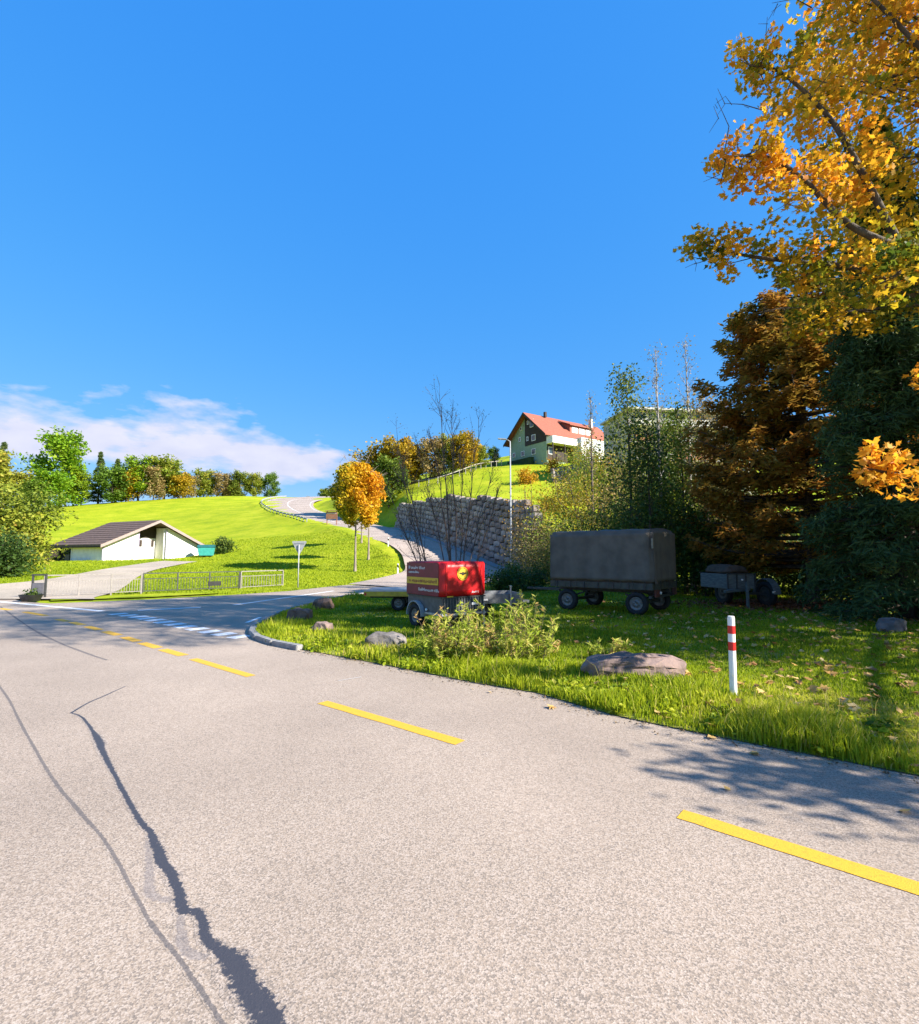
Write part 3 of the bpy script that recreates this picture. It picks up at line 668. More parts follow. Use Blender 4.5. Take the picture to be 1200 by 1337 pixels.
for L_, ti in zip(limbs, tints):
    P = catmull([mp(*p) for p in L_], 8); root = np.array([0, 0, max(2.2, P[0][2] - 1.2)]); P = np.vstack((root, P)); m = len(P)
    tubes.append((P, np.linspace(.10 if m > 40 else .07, .012, m), 6))
    for i in range(int(m * .2), m, 1):
        for _ in range(1 + (i % 2)):
            d = nrm(rm.normal(0, 1, 3) + np.array((0, 0, .15))); l = rm.uniform(.2, .6) * (.35 if ti > .84 else 1); q = P[i] + d * l
            if ti > .84 and rm.random() < .68: continue
            if rm.random() < .45: tubes.append((np.stack((P[i], P[i] + d * l * .5, q)), np.array((.012, .009, .004)), 4))
            cl.append(q); ct.append(ti + rm.normal(0, .06 if ti > .84 else .17)); cs.append(.15 if ti > .84 else .135)
# bare twig ends
for a, b in [((945, 205, 8.3), (935, 128, 8.3)), ((948, 208, 8.3), (936, 238, 8.3)), ((1000, 145, 8.4), (945, 135, 8.4)), ((1050, 245, 8.3), (1022, 272, 8.3)), ((1050, 402, 9.6), (982, 410, 9.6)), ((1010, 95, 8.6), (1002, 22, 8.6)), ((930, 330, 9.3), (906, 345, 9.3)), ((1060, 10, 8.6), (1008, 4, 8.6))]:
    P0, P1 = mp(*a), mp(*b); Q = P0 + (P1 - P0) * .5 + rm.normal(0, .06, 3); tubes.append((np.stack((P0, Q, P1)), np.array((.012, .009, .004)), 4))
    for _ in range(4):
        f = rm.uniform(.3, 1); s0 = P0 + (P1 - P0) * f; tubes.append((np.stack((s0, s0 + rm.normal(0, .12, 3))), np.array((.006, .003)), 4))
# the body of the crown; the outline on the picture's side is kept off the open sky
OUT_Y = [-900, -60, 0, 40, 75, 100, 135, 160, 185, 205, 222, 245, 275, 292, 305, 330, 355, 380, 400, 430, 470, 520, 2000]
OUT_X = [1000, 1040, 1050, 1050, 1030, 1030, 1030, 1040, 1040, 1045, 1058, 1066, 1070, 1055, 1035, 1030, 1030, 1040, 1060, 1090, 1120, 1230, 1260]
n = 0
while n < 600:
    u = rm.normal(0, 1, 3); u /= np.linalg.norm(u); q = np.array((-.4, 1.6, 10.6)) + u * (rm.uniform(.2, 1) ** .4) * np.array((6.8, 4.4, 7.0))
    if n % 5 == 0: q = np.array((rm.uniform(-4.5, 2.5), rm.uniform(-7.5, -1), rm.uniform(12.3, 18)))  # upper lobe above the view, added to shade the road on the left
    if q[1] + MP[1] > 1.0:
        pp = proj(q + MP)[0]
        if pp[0] < np.interp(pp[1], OUT_Y, OUT_X) + rm.uniform(0, 25): continue
        if 395 < pp[1] < 720 and 900 < pp[0] < 1205: continue
    elif q[2] < 6: continue
    if shades_lit(q): continue  # crown thinned where its shadow would reach the sunlit ground
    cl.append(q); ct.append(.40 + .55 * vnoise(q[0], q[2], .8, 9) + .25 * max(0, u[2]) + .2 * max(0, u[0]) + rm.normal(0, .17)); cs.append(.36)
    if n % 3 == 0: tubes.append((np.stack((np.array((0, 0, q[2] - 1.5)) * np.array((1, 1, .95)), q * np.array((.55, .55, 1)) - (0, 0, .5), q)), np.array((.05, .03, .01)), 4))
    n += 1
# an unseen low limb added towards the camera side to shade the road's edge
P = catmull([(0, 0, 2.6), (-.8, -3.6, 3.7), (-2.0, -6.4, 4.2), (-2.9, -8.0, 4.5), (-3.3, -8.6, 4.6)], 6); tubes.append((P, np.linspace(.09, .015, len(P)), 6))
for i in range(10, len(P)):
    for _ in range(4): cl.append(P[i] + rm.normal(0, .4, 3) * (1, .7, .5)); ct.append(.6); cs.append(.32)
cl, ct, cs = np.array(cl), np.array(ct), np.array(cs)
near_ = cs < .34
L1 = leaves(cl[near_], cs[near_], 17000, .105, 'maple', ct[near_], .1, .35, rng=rm)
L2 = leaves(cl[~near_], cs[~near_], 46000, .135, 'maple', ct[~near_], .1, .35, rng=rm)
plant('maple_tree', 'large autumn maple with yellow and green leaves overhanging from the right edge', 'tree', MP, tubes, merge([L1, L2]), M['bark'], LM['maple'])

# -- conifers
def spruce(h, R, rng, low=.4, per=7, droop=.35, step=.42, needle=.17, n=26000, shape='needle', flat=.0, sub=7, tint=.45, expo=.85):
    tubes = [(np.array([(0, 0, -.2), (0, 0, h * .5), (0, 0, h)]), np.array((h * .018, h * .011, .01)), 8)]; cl, dr, ti = [], [], []
    z = low
    while z < h - .1:
        Rz = R * (1 - z / h) ** expo * (.75 + .25 * min(1, (z + .8) / 2.2))
        for k in range(per):
            a = rng.uniform(0, 6.283); L_ = Rz * rng.uniform(.7, 1.1); d = np.array((math.cos(a), math.sin(a), 0)); q = np.linspace(0, 1, 6)[:, None]
            P = np.array((0, 0, z + rng.uniform(-.15, .15))) + d * L_ * q + np.array((0, 0, 1)) * (-droop * L_ * q ** 1.3 + .18 * L_ * q ** 3)
            tubes.append((P, np.linspace(max(.012, .022 * L_), .004, 6), 4)); tt = tint + rng.normal(0, .12)
            sd_ = np.array((-d[1], d[0], 0))
            for j in range(sub):
                f = rng.uniform(.2, 1); b = np.array([np.interp(f, q[:, 0], P[:, c]) for c in range(3)]); sg = rng.choice((-1, 1)); l = L_ * .33 * (1.1 - f) + .12
                for g in (.3, .7, 1.0):
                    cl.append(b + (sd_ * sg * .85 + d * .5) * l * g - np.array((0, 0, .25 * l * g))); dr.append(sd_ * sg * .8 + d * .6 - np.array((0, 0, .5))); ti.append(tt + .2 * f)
        z += step * rng.uniform(.8, 1.2)
    L_ = leaves(np.array(cl), .07 + .006 * h, n, needle, shape, ti, .1, flat, dirs=np.array(dr), dnoise=.45, rng=rng)
    return tubes, L_
r = np.random.default_rng(21)
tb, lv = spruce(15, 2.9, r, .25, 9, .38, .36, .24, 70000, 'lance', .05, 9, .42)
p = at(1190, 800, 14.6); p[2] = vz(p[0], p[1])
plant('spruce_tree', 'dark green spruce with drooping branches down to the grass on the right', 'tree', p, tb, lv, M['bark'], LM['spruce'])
tb, lv = spruce(15, 3.0, r, 2.0, 7, .38, .5, .3, 26000, 'lance', .05, 7, .42)  # unseen spruce added off to the right for its shade
plant('spruce_tree', 'second spruce added right of the maple, out of the picture, to shade the grass', 'tree', (18.5, 9.6, .1), tb, lv, M['bark'], LM['spruce'])
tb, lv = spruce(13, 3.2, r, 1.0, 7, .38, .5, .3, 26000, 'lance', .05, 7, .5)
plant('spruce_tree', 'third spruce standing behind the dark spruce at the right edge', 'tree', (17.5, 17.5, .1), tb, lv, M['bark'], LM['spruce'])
# rust-brown larch-like tree with layered flat sprays
r = np.random.default_rng(22)
tb, lv = spruce(12.4, 4.9, r, 1.5, 9, .02, .38, .26, 84000, 'spray', .8, 11, .5, .30)
p = at(1062, 775, 19.5); p[2] = vz(p[0], p[1])
plant('redwood_tree', 'rust brown feathery conifer in tiers behind the small box trailer', 'tree', p, tb, lv, M['bark'], LM['rust'])

r = np.random.default_rng(23)
tb, cl, ow = grow(9.6, 2.6, ball(3.0), 22, .16, .5, 5, r)  # unseen tree added right of the view to shade the grass
plant('shade_tree', 'leafy tree added out of the picture to the right to shade the grass', 'tree', (17.0, 5.6, .1), tb, leaves(cl, .5, 9000, .19, 'oval', np.full(len(cl), .35), .15, .3, rng=r), M['bark'], LM['maple'])

# -- the yellow street trees on the island of grass
r = np.random.default_rng(31)
def street_tree(h, cb, R, nleaf, ls, rng):
    tb, cl, ow = grow(h, cb, lambda t: R * (.25 + .85 * math.sin(math.pi * min(1, max(0, t * .80 + .12))) ** .8), 34, .11, .62, 6, rng, wob=.006, minr=.01)
    cl = cl.copy(); c0 = np.array((0, 0, (cb + h) / 2 + .1)); e = (cl - c0) / np.array((R, R, (h - cb) / 2)); L_ = np.linalg.norm(e, axis=1); f = np.where(L_ > .93, .93 / L_, 1); cl = c0 + (cl - c0) * f[:, None]
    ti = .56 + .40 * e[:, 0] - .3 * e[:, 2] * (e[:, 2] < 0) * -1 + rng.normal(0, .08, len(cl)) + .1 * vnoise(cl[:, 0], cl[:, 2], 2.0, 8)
    return tb, leaves(cl, .26, nleaf, ls, 'oval', ti, .08, .3, rng=rng)
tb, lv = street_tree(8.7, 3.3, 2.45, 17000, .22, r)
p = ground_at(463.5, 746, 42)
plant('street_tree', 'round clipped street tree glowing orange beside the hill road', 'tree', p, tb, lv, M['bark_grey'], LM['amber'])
tb, lv = street_tree(7.0, 3.9, .95, 4000, .2, r)
p = ground_at(481, 731, 48)
plant('street_tree', 'second street tree hidden behind the round orange tree, only its pale trunk free', 'tree', p, tb, lv, M['bark_grey'], LM['amber'])
tb, lv = street_tree(7.0, 3.4, 1.1, 4000, .24, r)
p = ground_at(472, 713, 57)
plant('street_tree', 'third street tree farthest up the grass island behind the orange tree', 'tree', p, tb, lv, M['bark_grey'], LM['amber'])

# -- prototypes for the tree line, then individuals
r = np.random.default_rng(41)
def crown_tree(h, R, cb, nleaf, ls, rng, lm, tmid=.5, up=.55, nl=22, wood='bark', tspread=.22, flat=.4):
    tb, cl, ow = grow(h, cb, ball(R), nl, h * .02, up, 5, rng)
    ti = tmid + tspread * vnoise(cl[:, 0] + cl[:, 1], cl[:, 2], 1.1, int(rng.integers(99))) + .12 * (cl[:, 2] / h - .6) + rng.normal(0, .1, len(cl))
    return tb, leaves(cl, R * .17, nleaf, ls, 'rhomb', ti, .08, flat, rng=rng), M[wood], LM[lm]
PROTO = {}
G1 = 'trees along the crest of the meadow'
spec = {'bright': (14, 5.5, .5, 6200, .75, 'bright', .5), 'mixed': (10, 4.6, .3, 5600, .7, 'mixed', .5), 'golden': (8.5, 4.2, .2, 5000, .65, 'golden', .5), 'green': (11, 4.6, .3, 5600, .7, 'mixed', .12), 'brown': (9, 4.2, .3, 4600, .6, 'brown', .6)}
CREST = [  # px of the trunk, distance, prototype, height in px, label
    (-20, 120, 'mixed', 66, 'olive and brown tree at the left edge above the leafy bush'),
    (22, 128, 'mixed', 52, 'brownish tree at far left of the crest, beside the bright green one'),
    (45, 122, 'green', 44, 'small green tree below the brownish one on the far left crest'),
    (78, 140, 'bright', 82, 'tallest bright yellow-green broad tree on the left crest'),
    (62, 126, 'bright', 56, 'lower bright green tree in front of the tallest yellow-green one'),
    (103, 143, 'bright', 46, 'lime tree right of the tallest yellow-green tree'),
    (146, 146, 'green', 50, 'dark green tree below the pointed conifer on the crest'),
    (164, 150, 'golden', 44, 'golden bush-like tree just right of the pointed conifer'),
    (180, 152, 'bright', 60, 'light green tree right of the dark thin conifer'),
    (200, 152, 'brown', 44, 'light brown low tree in the middle of the crest row'),
    (214, 156, 'mixed', 54, 'loose greyish tree above the roof ridge of the white building'),
    (232, 156, 'golden', 34, 'low golden tree at the right end of the left crest row'),
    (246, 170, 'brown', 32, 'low brown shrub tree in the gap of the crest row'),
    (266, 176, 'mixed', 38, 'rounded olive tree starting the lower row beyond the meadow'),
    (290, 178, 'brown', 34, 'rounded brown-green tree second in the lower row beyond the meadow'),
    (312, 178, 'green', 35, 'dark green tree third in the lower row beyond the meadow'),
    (331, 180, 'mixed', 32, 'brownish tree fourth in the lower row beyond the meadow'),
    (352, 182, 'green', 33, 'grey-green tree ending the lower row before the road bend'),
    (300, 186, 'golden', 28, 'golden small tree peeping between the lower row trees'),
    (404, 210, 'brown', 14, 'low brown shrub beyond the top of the road bend'),
    (440, 200, 'brown', 22, 'reddish brown shrub right of the road top, beside the orange tree'),
    (424, 206, 'mixed', 20, 'olive shrub above the far road at the bend'),
    (455, 190, 'golden', 28, 'golden shrub hidden at the left of the orange tree crown')]
for px, D, k, hp, lab in CREST:
    p = ground_at(px, 655, D); hgt = hp * (1.0 if hp > 64 else .8) * D / F
    if k not in PROTO:
        s = spec[k]; tb, lv, wd, lm = crown_tree(s[0], s[1], s[2], s[3], s[4], r, s[5], s[6]); PROTO[k] = plant('crest_tree', lab, 'tree', p, tb, lv, wd, lm, G1); o = PROTO[k]
        o.scale = (hgt / s[0],) * 3
    else:
        s = spec[k]; q = hgt / s[0]; copy_plant(PROTO[k], p, lab, q * r.uniform(1.0, 1.3), r.uniform(0, 6.28), G1, q)
# conifers on the crest
for px, D, hp, lab in [(128, 150, 68, 'tall pointed grey-green conifer on the crest'), (151, 150, 58, 'thin dark conifer right of the tall pointed one'), (0, 150, 92, 'dark bare-topped conifer cut by the left edge')]:
    h = hp * D / F; tb, lv = spruce(h, h * .2, r, 1.0, 6, .15, .7, .9, 4200, 'lance', .2, 4, .7); p = ground_at(px, 655, D)
    plant('crest_conifer', lab, 'tree', p, tb, lv, M['bark'], LM['spruce'])

# -- hedgerow above the retaining wall
G2 = 'hedgerow trees above the retaining wall'
HEDGE = [(492, 100, 'golden', 42, 'low yellow tree left end of the hedgerow above the wall'), (518, 98, 'golden', 56, 'wide golden tree in the hedgerow above the wall'), (540, 100, 'golden', 50, 'golden-green tree second in the hedgerow'),
         (562, 98, 'brown', 58, 'dusky brown tree in the middle of the hedgerow'), (585, 99, 'mixed', 60, 'olive tree right of the dusky brown one in the hedgerow'), (607, 98, 'golden', 66, 'tallest golden tree in the hedgerow with a visible trunk'),
         (628, 102, 'mixed', 52, 'orange-olive tree near the right end of the hedgerow'), (645, 106, 'green', 46, 'dark green tree at the right end of the hedgerow beside the house'), (508, 92, 'green', 30, 'dark green shrub under the wide golden hedgerow tree')]
for px, D, k, hp, lab in HEDGE:
    p = at(px, 640, D); p[2] = tz(p[0], p[1]); s = spec[k]; base_y = proj(p)[0][1]; want = max(hp + (base_y - 640), 20) * D / F
    copy_plant(PROTO[k], p, lab, want / s[0] * 1.05, r.uniform(0, 6.28), G2, want / s[0])

# -- shrubs: several stems and loose leaves
def shrub(name, lab, p, R, h, lm, n, ls, rng, tmid=.5, wood='twig', shape='rhomb', nst=7, grp=None, fill=1.0):
    tb, cl, ti = [], [], []
    for i in range(nst):
        a = rng.uniform(0, 6.28); rad = R * rng.uniform(.2, 1) ** .6; top = np.array((math.cos(a) * rad, math.sin(a) * rad, h * rng.uniform(.65, 1.05) * (1 - .3 * (rad / R) ** 2)))
        b = np.array((math.cos(a), math.sin(a), 0)) * .15 * R; q = np.linspace(0, 1, 6)[:, None]; P = b + (top - b) * q + rng.normal(0, .03 * h, (6, 3)) * q; P[0, 2] = -.1
        tb.append((P, np.linspace(.012 + .008 * h, .004 + .001 * h, 6), 5)); tt = tmid + rng.normal(0, .14)
        for j in range(9):
            f = rng.uniform(.15, 1) ** .8; s0 = np.array([np.interp(f, q[:, 0], P[:, c]) for c in range(3)]); e = s0 + rng.normal(0, 1, 3) * np.array((.3, .3, .22)) * R * .8; e[2] = abs(e[2])
            tb.append((np.stack((s0, (s0 + e) / 2 + rng.normal(0, .04, 3), e)), np.array((.01, .007, .004)), 4)); cl += [e, (s0 + e) / 2]; ti += [tt + .15 * f, tt]
    lv = leaves(np.array(cl), .11 * (R + h) * fill, n, ls, shape, ti, .12, .3, rng=rng)
    return plant(name, lab, 'shrub', p, tb, lv, M[wood], LM[lm], grp, crown='foliage', stem='stems')
r = np.random.default_rng(51)
SH = [  # px, distance, half width px, height px, base py (None = ground), leaf kind, n, leaf size, tint, label
    (14, 37, 38, 100, 'mixed', 9000, .26, .22, 'big leafy bush of green and rust leaves at the left edge'),
    (-45, 36, 46, 112, 'green2', 6000, .28, .5, 'dark leafy bush cut off by the left edge'),
    (8, 33, 40, 60, 'green2', 5000, .2, .45, 'low dark green bush under the left leafy bush'),
    (292, 62, 11, 20, 'green2', 2500, .22, .5, 'small round dark hedge right of the teal container'),
    (705, 38, 34, 84, 'brown', 5600, .17, .6, 'sparse olive bush in front of the right end of the wall'),
    (735, 36, 40, 92, 'mixed', 5200, .17, .5, 'olive-brown bush just left behind the canvas trailer'),
    (765, 37, 42, 150, 'golden', 5200, .17, .22, 'tall yellow-green bush above the canvas trailer'),
    (800, 36, 40, 132, 'brown', 4600, .16, .7, 'rust coloured bush above the middle of the canvas trailer'),
    (700, 43, 24, 112, 'golden', 2600, .16, .7, 'orange bush beside the lamp post at the wall end'),
    (690, 27, 34, 34, 'green2', 4200, .12, .5, 'low dark bush at the foot of the lamp post'),
    (655, 26, 26, 28, 'green2', 3000, .12, .5, 'low dark bush behind the red trailer'),
    (870, 24, 40, 150, 'green2', 7500, .15, .45, 'dense dark green bush behind the rear of the canvas trailer'),
    (915, 23, 36, 110, 'green2', 6000, .15, .5, 'dark bush between the canvas trailer and the small box trailer'),
    (960, 24, 40, 95, 'green2', 5000, .15, .45, 'dark bush behind the small box trailer'),
    (1010, 27, 50, 150, 'green2', 6500, .17, .45, 'dark undergrowth under the rust brown conifer'),
    (1080, 25, 60, 110, 'green2', 6500, .17, .4, 'dark undergrowth between the brown conifer and the spruce'),
    (1050, 23.5, 46, 75, 'green2', 5500, .14, .4, 'dark low undergrowth right behind the big wheel of the box trailer'),
    (1105, 22.5, 46, 80, 'green2', 5500, .14, .45, 'dark low undergrowth left of the spruce foot'),
    (840, 30, 36, 120, 'mixed', 4200, .15, .25, 'green bush with yellow specks above the canvas trailer'),
    (722, 33, 40, 70, 'brown', 5200, .13, .45, 'tangled olive scrub directly left of the canvas trailer'),
    (755, 31, 40, 105, 'green2', 6000, .13, .8, 'dense green scrub rising behind the left half of the canvas trailer'),
    (805, 29, 42, 125, 'green2', 8000, .14, .6, 'dense dark scrub rising behind the middle of the canvas trailer'),
    (850, 27, 44, 175, 'green2', 9000, .14, .5, 'tall dark scrub behind the right half of the canvas trailer'),
    (905, 28, 44, 185, 'mixed', 8000, .14, .3, 'tall olive scrub left of the rust brown conifer'),
    (945, 26, 40, 150, 'brown', 6500, .14, .5, 'brownish tall scrub partly hidden by the rust brown conifer'),
    (990, 30, 60, 170, 'green2', 8000, .16, .4, 'dark scrub wall deep behind the rust brown conifer'),
    (830, 46, 44, 150, 'mixed', 5200, .2, .45, 'olive thicket on the slope below the apartment block'),
    (880, 48, 46, 165, 'brown', 5200, .2, .45, 'brown thicket on the slope below the apartment block'),
    (930, 46, 46, 150, 'golden', 5200, .2, .35, 'yellowish thicket on the slope at the right of the apartment block'),
    (775, 48, 36, 120, 'mixed', 4200, .2, .5, 'olive thicket below the garden wall on the slope'),
    (790, 62, 30, 60, 'golden', 2600, .25, .5, 'yellow-orange bush right of the hillside house'),
    (815, 60, 34, 70, 'brown', 2600, .25, .5, 'brown thicket on the slope right of the hillside house'),
    (750, 58, 26, 46, 'brown', 2200, .22, .7, 'brown scrub below the low stone wall by the house'),
    (725, 90, 9, 22, 'golden', 1200, .3, .9, 'small orange sapling on the lawn under the house'),
    (688, 80, 14, 18, 'golden', 1300, .3, .8, 'small round orange bush low on the lawn under the house'),
    (770, 92, 20, 38, 'golden', 2200, .3, .45, 'yellow bush at the right corner of the house'),
    (725, 50, 20, 20, 'golden', 1500, .17, .7, 'orange scrub on top of the wall beside the lamp post'),
    (680, 47, 18, 26, 'golden', 1400, .17, .85, 'reddish orange scrub on the wall top right of the lamp post')]
LM['green2'] = LM['dark_green']
for px, D, wp_, hp, k, n, ls, tm, lab in SH:
    p = at(px, 740, D); p[2] = max(tz(p[0], p[1]), 0); 
    if in_poly(p[0], p[1], VERGE): p[2] = vz(p[0], p[1]) - .05
    shrub('shrub', lab, p, wp_ * D / F, hp * D / F, k, n, ls, r, tm)

# -- slim half-bare trees behind the canvas trailer
def slim(name, lab, p, h, R, n, ls, lm, rng, wood='birch', nl=26, cb=.25, tm=.5, up=1.0):
    tb, cl, ow = grow(h, h * cb, lambda t: R * (1.05 - .7 * t), nl, .012 * h, up, 7, rng, wob=.012, minr=.008)
    lv = leaves(cl, .16 * R + .1, n, ls, 'rhomb', np.full(len(cl), tm), .2, .2, rng=rng) if n else None
    return plant(name, lab, 'tree', p, tb, lv, M[wood], LM[lm])
r = np.random.default_rng(61)
for px, D, top, R, n, ls, lm, wd, cb, tm, lab, up in [
        (868, 25, 452, 1.2, 420, .1, 'brown', 'birch', .45, .6, 'slender nearly bare pale tree rising behind the canvas trailer', 1.15),
        (905, 26, 445, 1.3, 420, .1, 'brown', 'birch', .45, .6, 'second slender bare tree right of the first, against the sky', 1.15),
        (828, 24.5, 488, 1.7, 3400, .15, 'dark_green', 'bark', .2, .8, 'blue-green young tree with open top behind the canvas trailer', .7),
        (850, 22.5, 560, 1.6, 3600, .14, 'dark_green', 'bark', .1, .5, 'dark leafy young tree directly behind the canvas trailer rear', .6),
        (895, 24, 540, 1.6, 4200, .14, 'mixed', 'bark', .15, .3, 'olive young tree left of the rust brown conifer', .7),
        (925, 25, 520, 1.7, 3600, .14, 'brown', 'bark', .1, .6, 'brown-leaved young tree touching the rust brown conifer', .7),
        (872, 27, 545, 1.7, 4000, .14, 'mixed', 'bark', .1, .2, 'green young tree between the two slender bare ones', .7),
        (775, 40, 515, 1.2, 300, .14, 'brown', 'twig', .4, .5, 'thin bare sapling against the sky right of the house', 1.1)]:
    p = at(px, 740, D); p[2] = tz(p[0], p[1]); h = at(px, top, D)[2] - p[2]
    slim('slim_tree', lab, p, h, R, n, ls, lm, r, wd, 26, cb, tm, up)

# -- bare many-stemmed shrub behind the red trailer
r = np.random.default_rng(71)
def bare_shrub(lab, base, stems, D, seed):
    rng = np.random.default_rng(seed); tb = []; tips = []
    p0 = at(*base, D); p0[2] = vz(p0[0], p0[1]) if in_poly(p0[0], p0[1], VERGE) else tz(p0[0], p0[1])
    for (bx, tx, ty, r0) in stems:
        b = at(bx, base[1], D) ; b[2] = p0[2]; b[1] += rng.normal(0, .25); t = at(tx, ty, D + rng.normal(0, .5)); q = np.linspace(0, 1, 9)[:, None]
        P = b + (t - b) * q + (np.array((0, 0, .07)) * (t - b)[2]) * np.sin(q * 3.14) + rng.normal(0, .05, (9, 3)) * q - p0; P[0, 2] = -.1
        tb.append((P, np.linspace(r0, .006, 9), 6)); Lh = np.linalg.norm(t - b)
        for j in range(26):
            f = rng.uniform(.22, 1); s0 = np.array([np.interp(f, q[:, 0], P[:, c]) for c in range(3)]); d = nrm((P[-1] - P[0]) / Lh * 1.0 + rng.normal(0, .33, 3)); l = Lh * rng.uniform(.08, .26) * (1.15 - f * .6)
            P2 = np.stack((s0, s0 + d * l * .5 + rng.normal(0, .02, 3), s0 + d * l)); tb.append((P2, np.array((.009, .006, .003)), 4)); tips.append(P2[2])
            for k in range(3):
                g = rng.uniform(.3, 1); s1 = s0 + d * l * g; d2 = nrm(d + rng.normal(0, .5, 3)); tb.append((np.stack((s1, s1 + d2 * l * .35)), np.array((.005, .0025)), 4)); tips.append(s1 + d2 * l * .35)
    lv = leaves(np.array(tips), .1, 1100, .055, 'rhomb', np.full(len(tips), .25), .2, .2, rng=rng)
    return plant('bare_shrub', lab, 'shrub', p0, tb, lv, M['twig'], LM['brown'], crown='last_leaves', stem='stems')
bare_shrub('tall leafless many-stemmed shrub fanning out behind the red trailer', (592, 790), [(590, 545, 585, .03), (592, 572, 525, .04), (594, 560, 560, .035), (597, 590, 545, .03), (600, 606, 590, .03), (600, 628, 548, .032), (603, 645, 600, .025), (606, 655, 640, .025)], 18.5, 1)
bare_shrub('leafless leaning shrub behind the left corner of the red trailer', (566, 790), [(566, 515, 572, .035), (563, 503, 640, .03), (570, 528, 660, .025), (560, 520, 600, .03)], 20.0, 2)
# ------------------------------------------------------------------ things
r = np.random.default_rng(81)
def wheel(parent, c, rad, w, out=-1, n=26, rim=None):
    """wheel turning about the local x axis; out: side of the visible hub"""
    e = bpy.data.objects.new('wheel', None); COL.objects.link(e); e.parent = parent; e.location = [float(q) for q in c]; e.empty_display_size = .1
    h = w / 2
    MB().lathe([(rad * .60, -h * .8), (rad * .8, -h), (rad * .95, -h * .85), (rad, -h * .45), (rad, h * .45), (rad * .95, h * .85), (rad * .8, h), (rad * .60, h * .8)], (0, 0, 0), 'X', n).build('tyre', M['rubber'], e, smooth=True)
    MB().lathe([(rad * .61, -h * .7), (rad * .61, h * .7), (rad * .5, h * .62), (rad * .34, h * .3), (rad * .28, h * .55), (.004, h * .6), (.004, -h * .6), (rad * .28, -h * .55), (rad * .34, -h * .3), (rad * .5, -h * .62)], (0, 0, 0), 'X', n).build('rim', rim or M['rim'], e, smooth=True)
    b = MB()
    for k in range(5):
        a = k * 1.2566; b.cyl((out * h * .58, math.cos(a) * rad * .19, math.sin(a) * rad * .19), (1, 0, 0), .012, .02, 6)
    o = b.build('wheel_bolts', M['dark_steel'], e); o['kind'] = 'stuff'
    return e
def soft_box(lo, hi, cuts, amp, seed, hump=0.0, bev=.03, bows=0):
    bm = bmesh.new(); bmesh.ops.create_cube(bm, size=1)
    for v in bm.verts: v.co = Vector([(lo[i] + hi[i]) / 2 + v.co[i] * (hi[i] - lo[i]) for i in range(3)])
    bmesh.ops.bevel(bm, geom=bm.edges[:], offset=bev, segments=2, affect='EDGES')
    bmesh.ops.subdivide_edges(bm, edges=[e for e in bm.edges if e.calc_length() > .15], cuts=cuts, use_grid_fill=True)
    bm.normal_update(); q = np.random.default_rng(seed); W_ = q.uniform(3, 11, (8, 3)); ph = q.uniform(0, 6.28, 8)
    mx, my = (lo[0] + hi[0]) / 2, (lo[1] + hi[1]) / 2
    for v in bm.verts:
        s = sum(math.sin(W_[k] @ np.array((v.co.x, v.co.y, v.co.z * .35)) + ph[k]) for k in range(8)) / 8
        v.co += v.normal * s * amp
        if bows: v.co -= v.normal * .022 * abs(math.sin(math.pi * bows * (v.co.y - lo[1]) / (hi[1] - lo[1])))
        t = (v.co.z - lo[2]) / (hi[2] - lo[2]); v.co.z += hump * t * (1 - ((v.co.x - mx) / (hi[0] - lo[0]) * 2) ** 2)
    me = bpy.data.meshes.new('cover')
    for f in bm.faces: f.smooth = True
    bm.to_mesh(me); bm.free(); return me

# marker post
p = gp(958.5, 922); p[2] = vz(p[0], p[1]) - .03
mk = thing('marker_post', 'white roadside marker post with two red bands in the grass', 'post', p)
mk.rotation_euler = (0, math.radians(.6), 0)
def oct_prof(w, z0, z1, n=16): return [(w * math.cos(2 * math.pi * i / n + .196), w * math.sin(2 * math.pi * i / n + .196)) for i in range(n)], z0, z1
def post(mb, w, z0, z1, n=16):
    P, a, b = oct_prof(w, z0, z1, n); return mb.prism([(x, y, a) for x, y in P], (0, 0, a), (0, 0, b))
post(MB(), .043, -.2, 1.03).build('post', M['white_plastic'], mk, bevel=.006)
for z0, z1 in ((.825, .925), (.615, .72)): post(MB(), .0455, z0, z1).build('red_band', M['red_plastic'], mk)
post(MB(), .039, 1.03, 1.045).build('cap', M['white_plastic'], mk, bevel=.004)

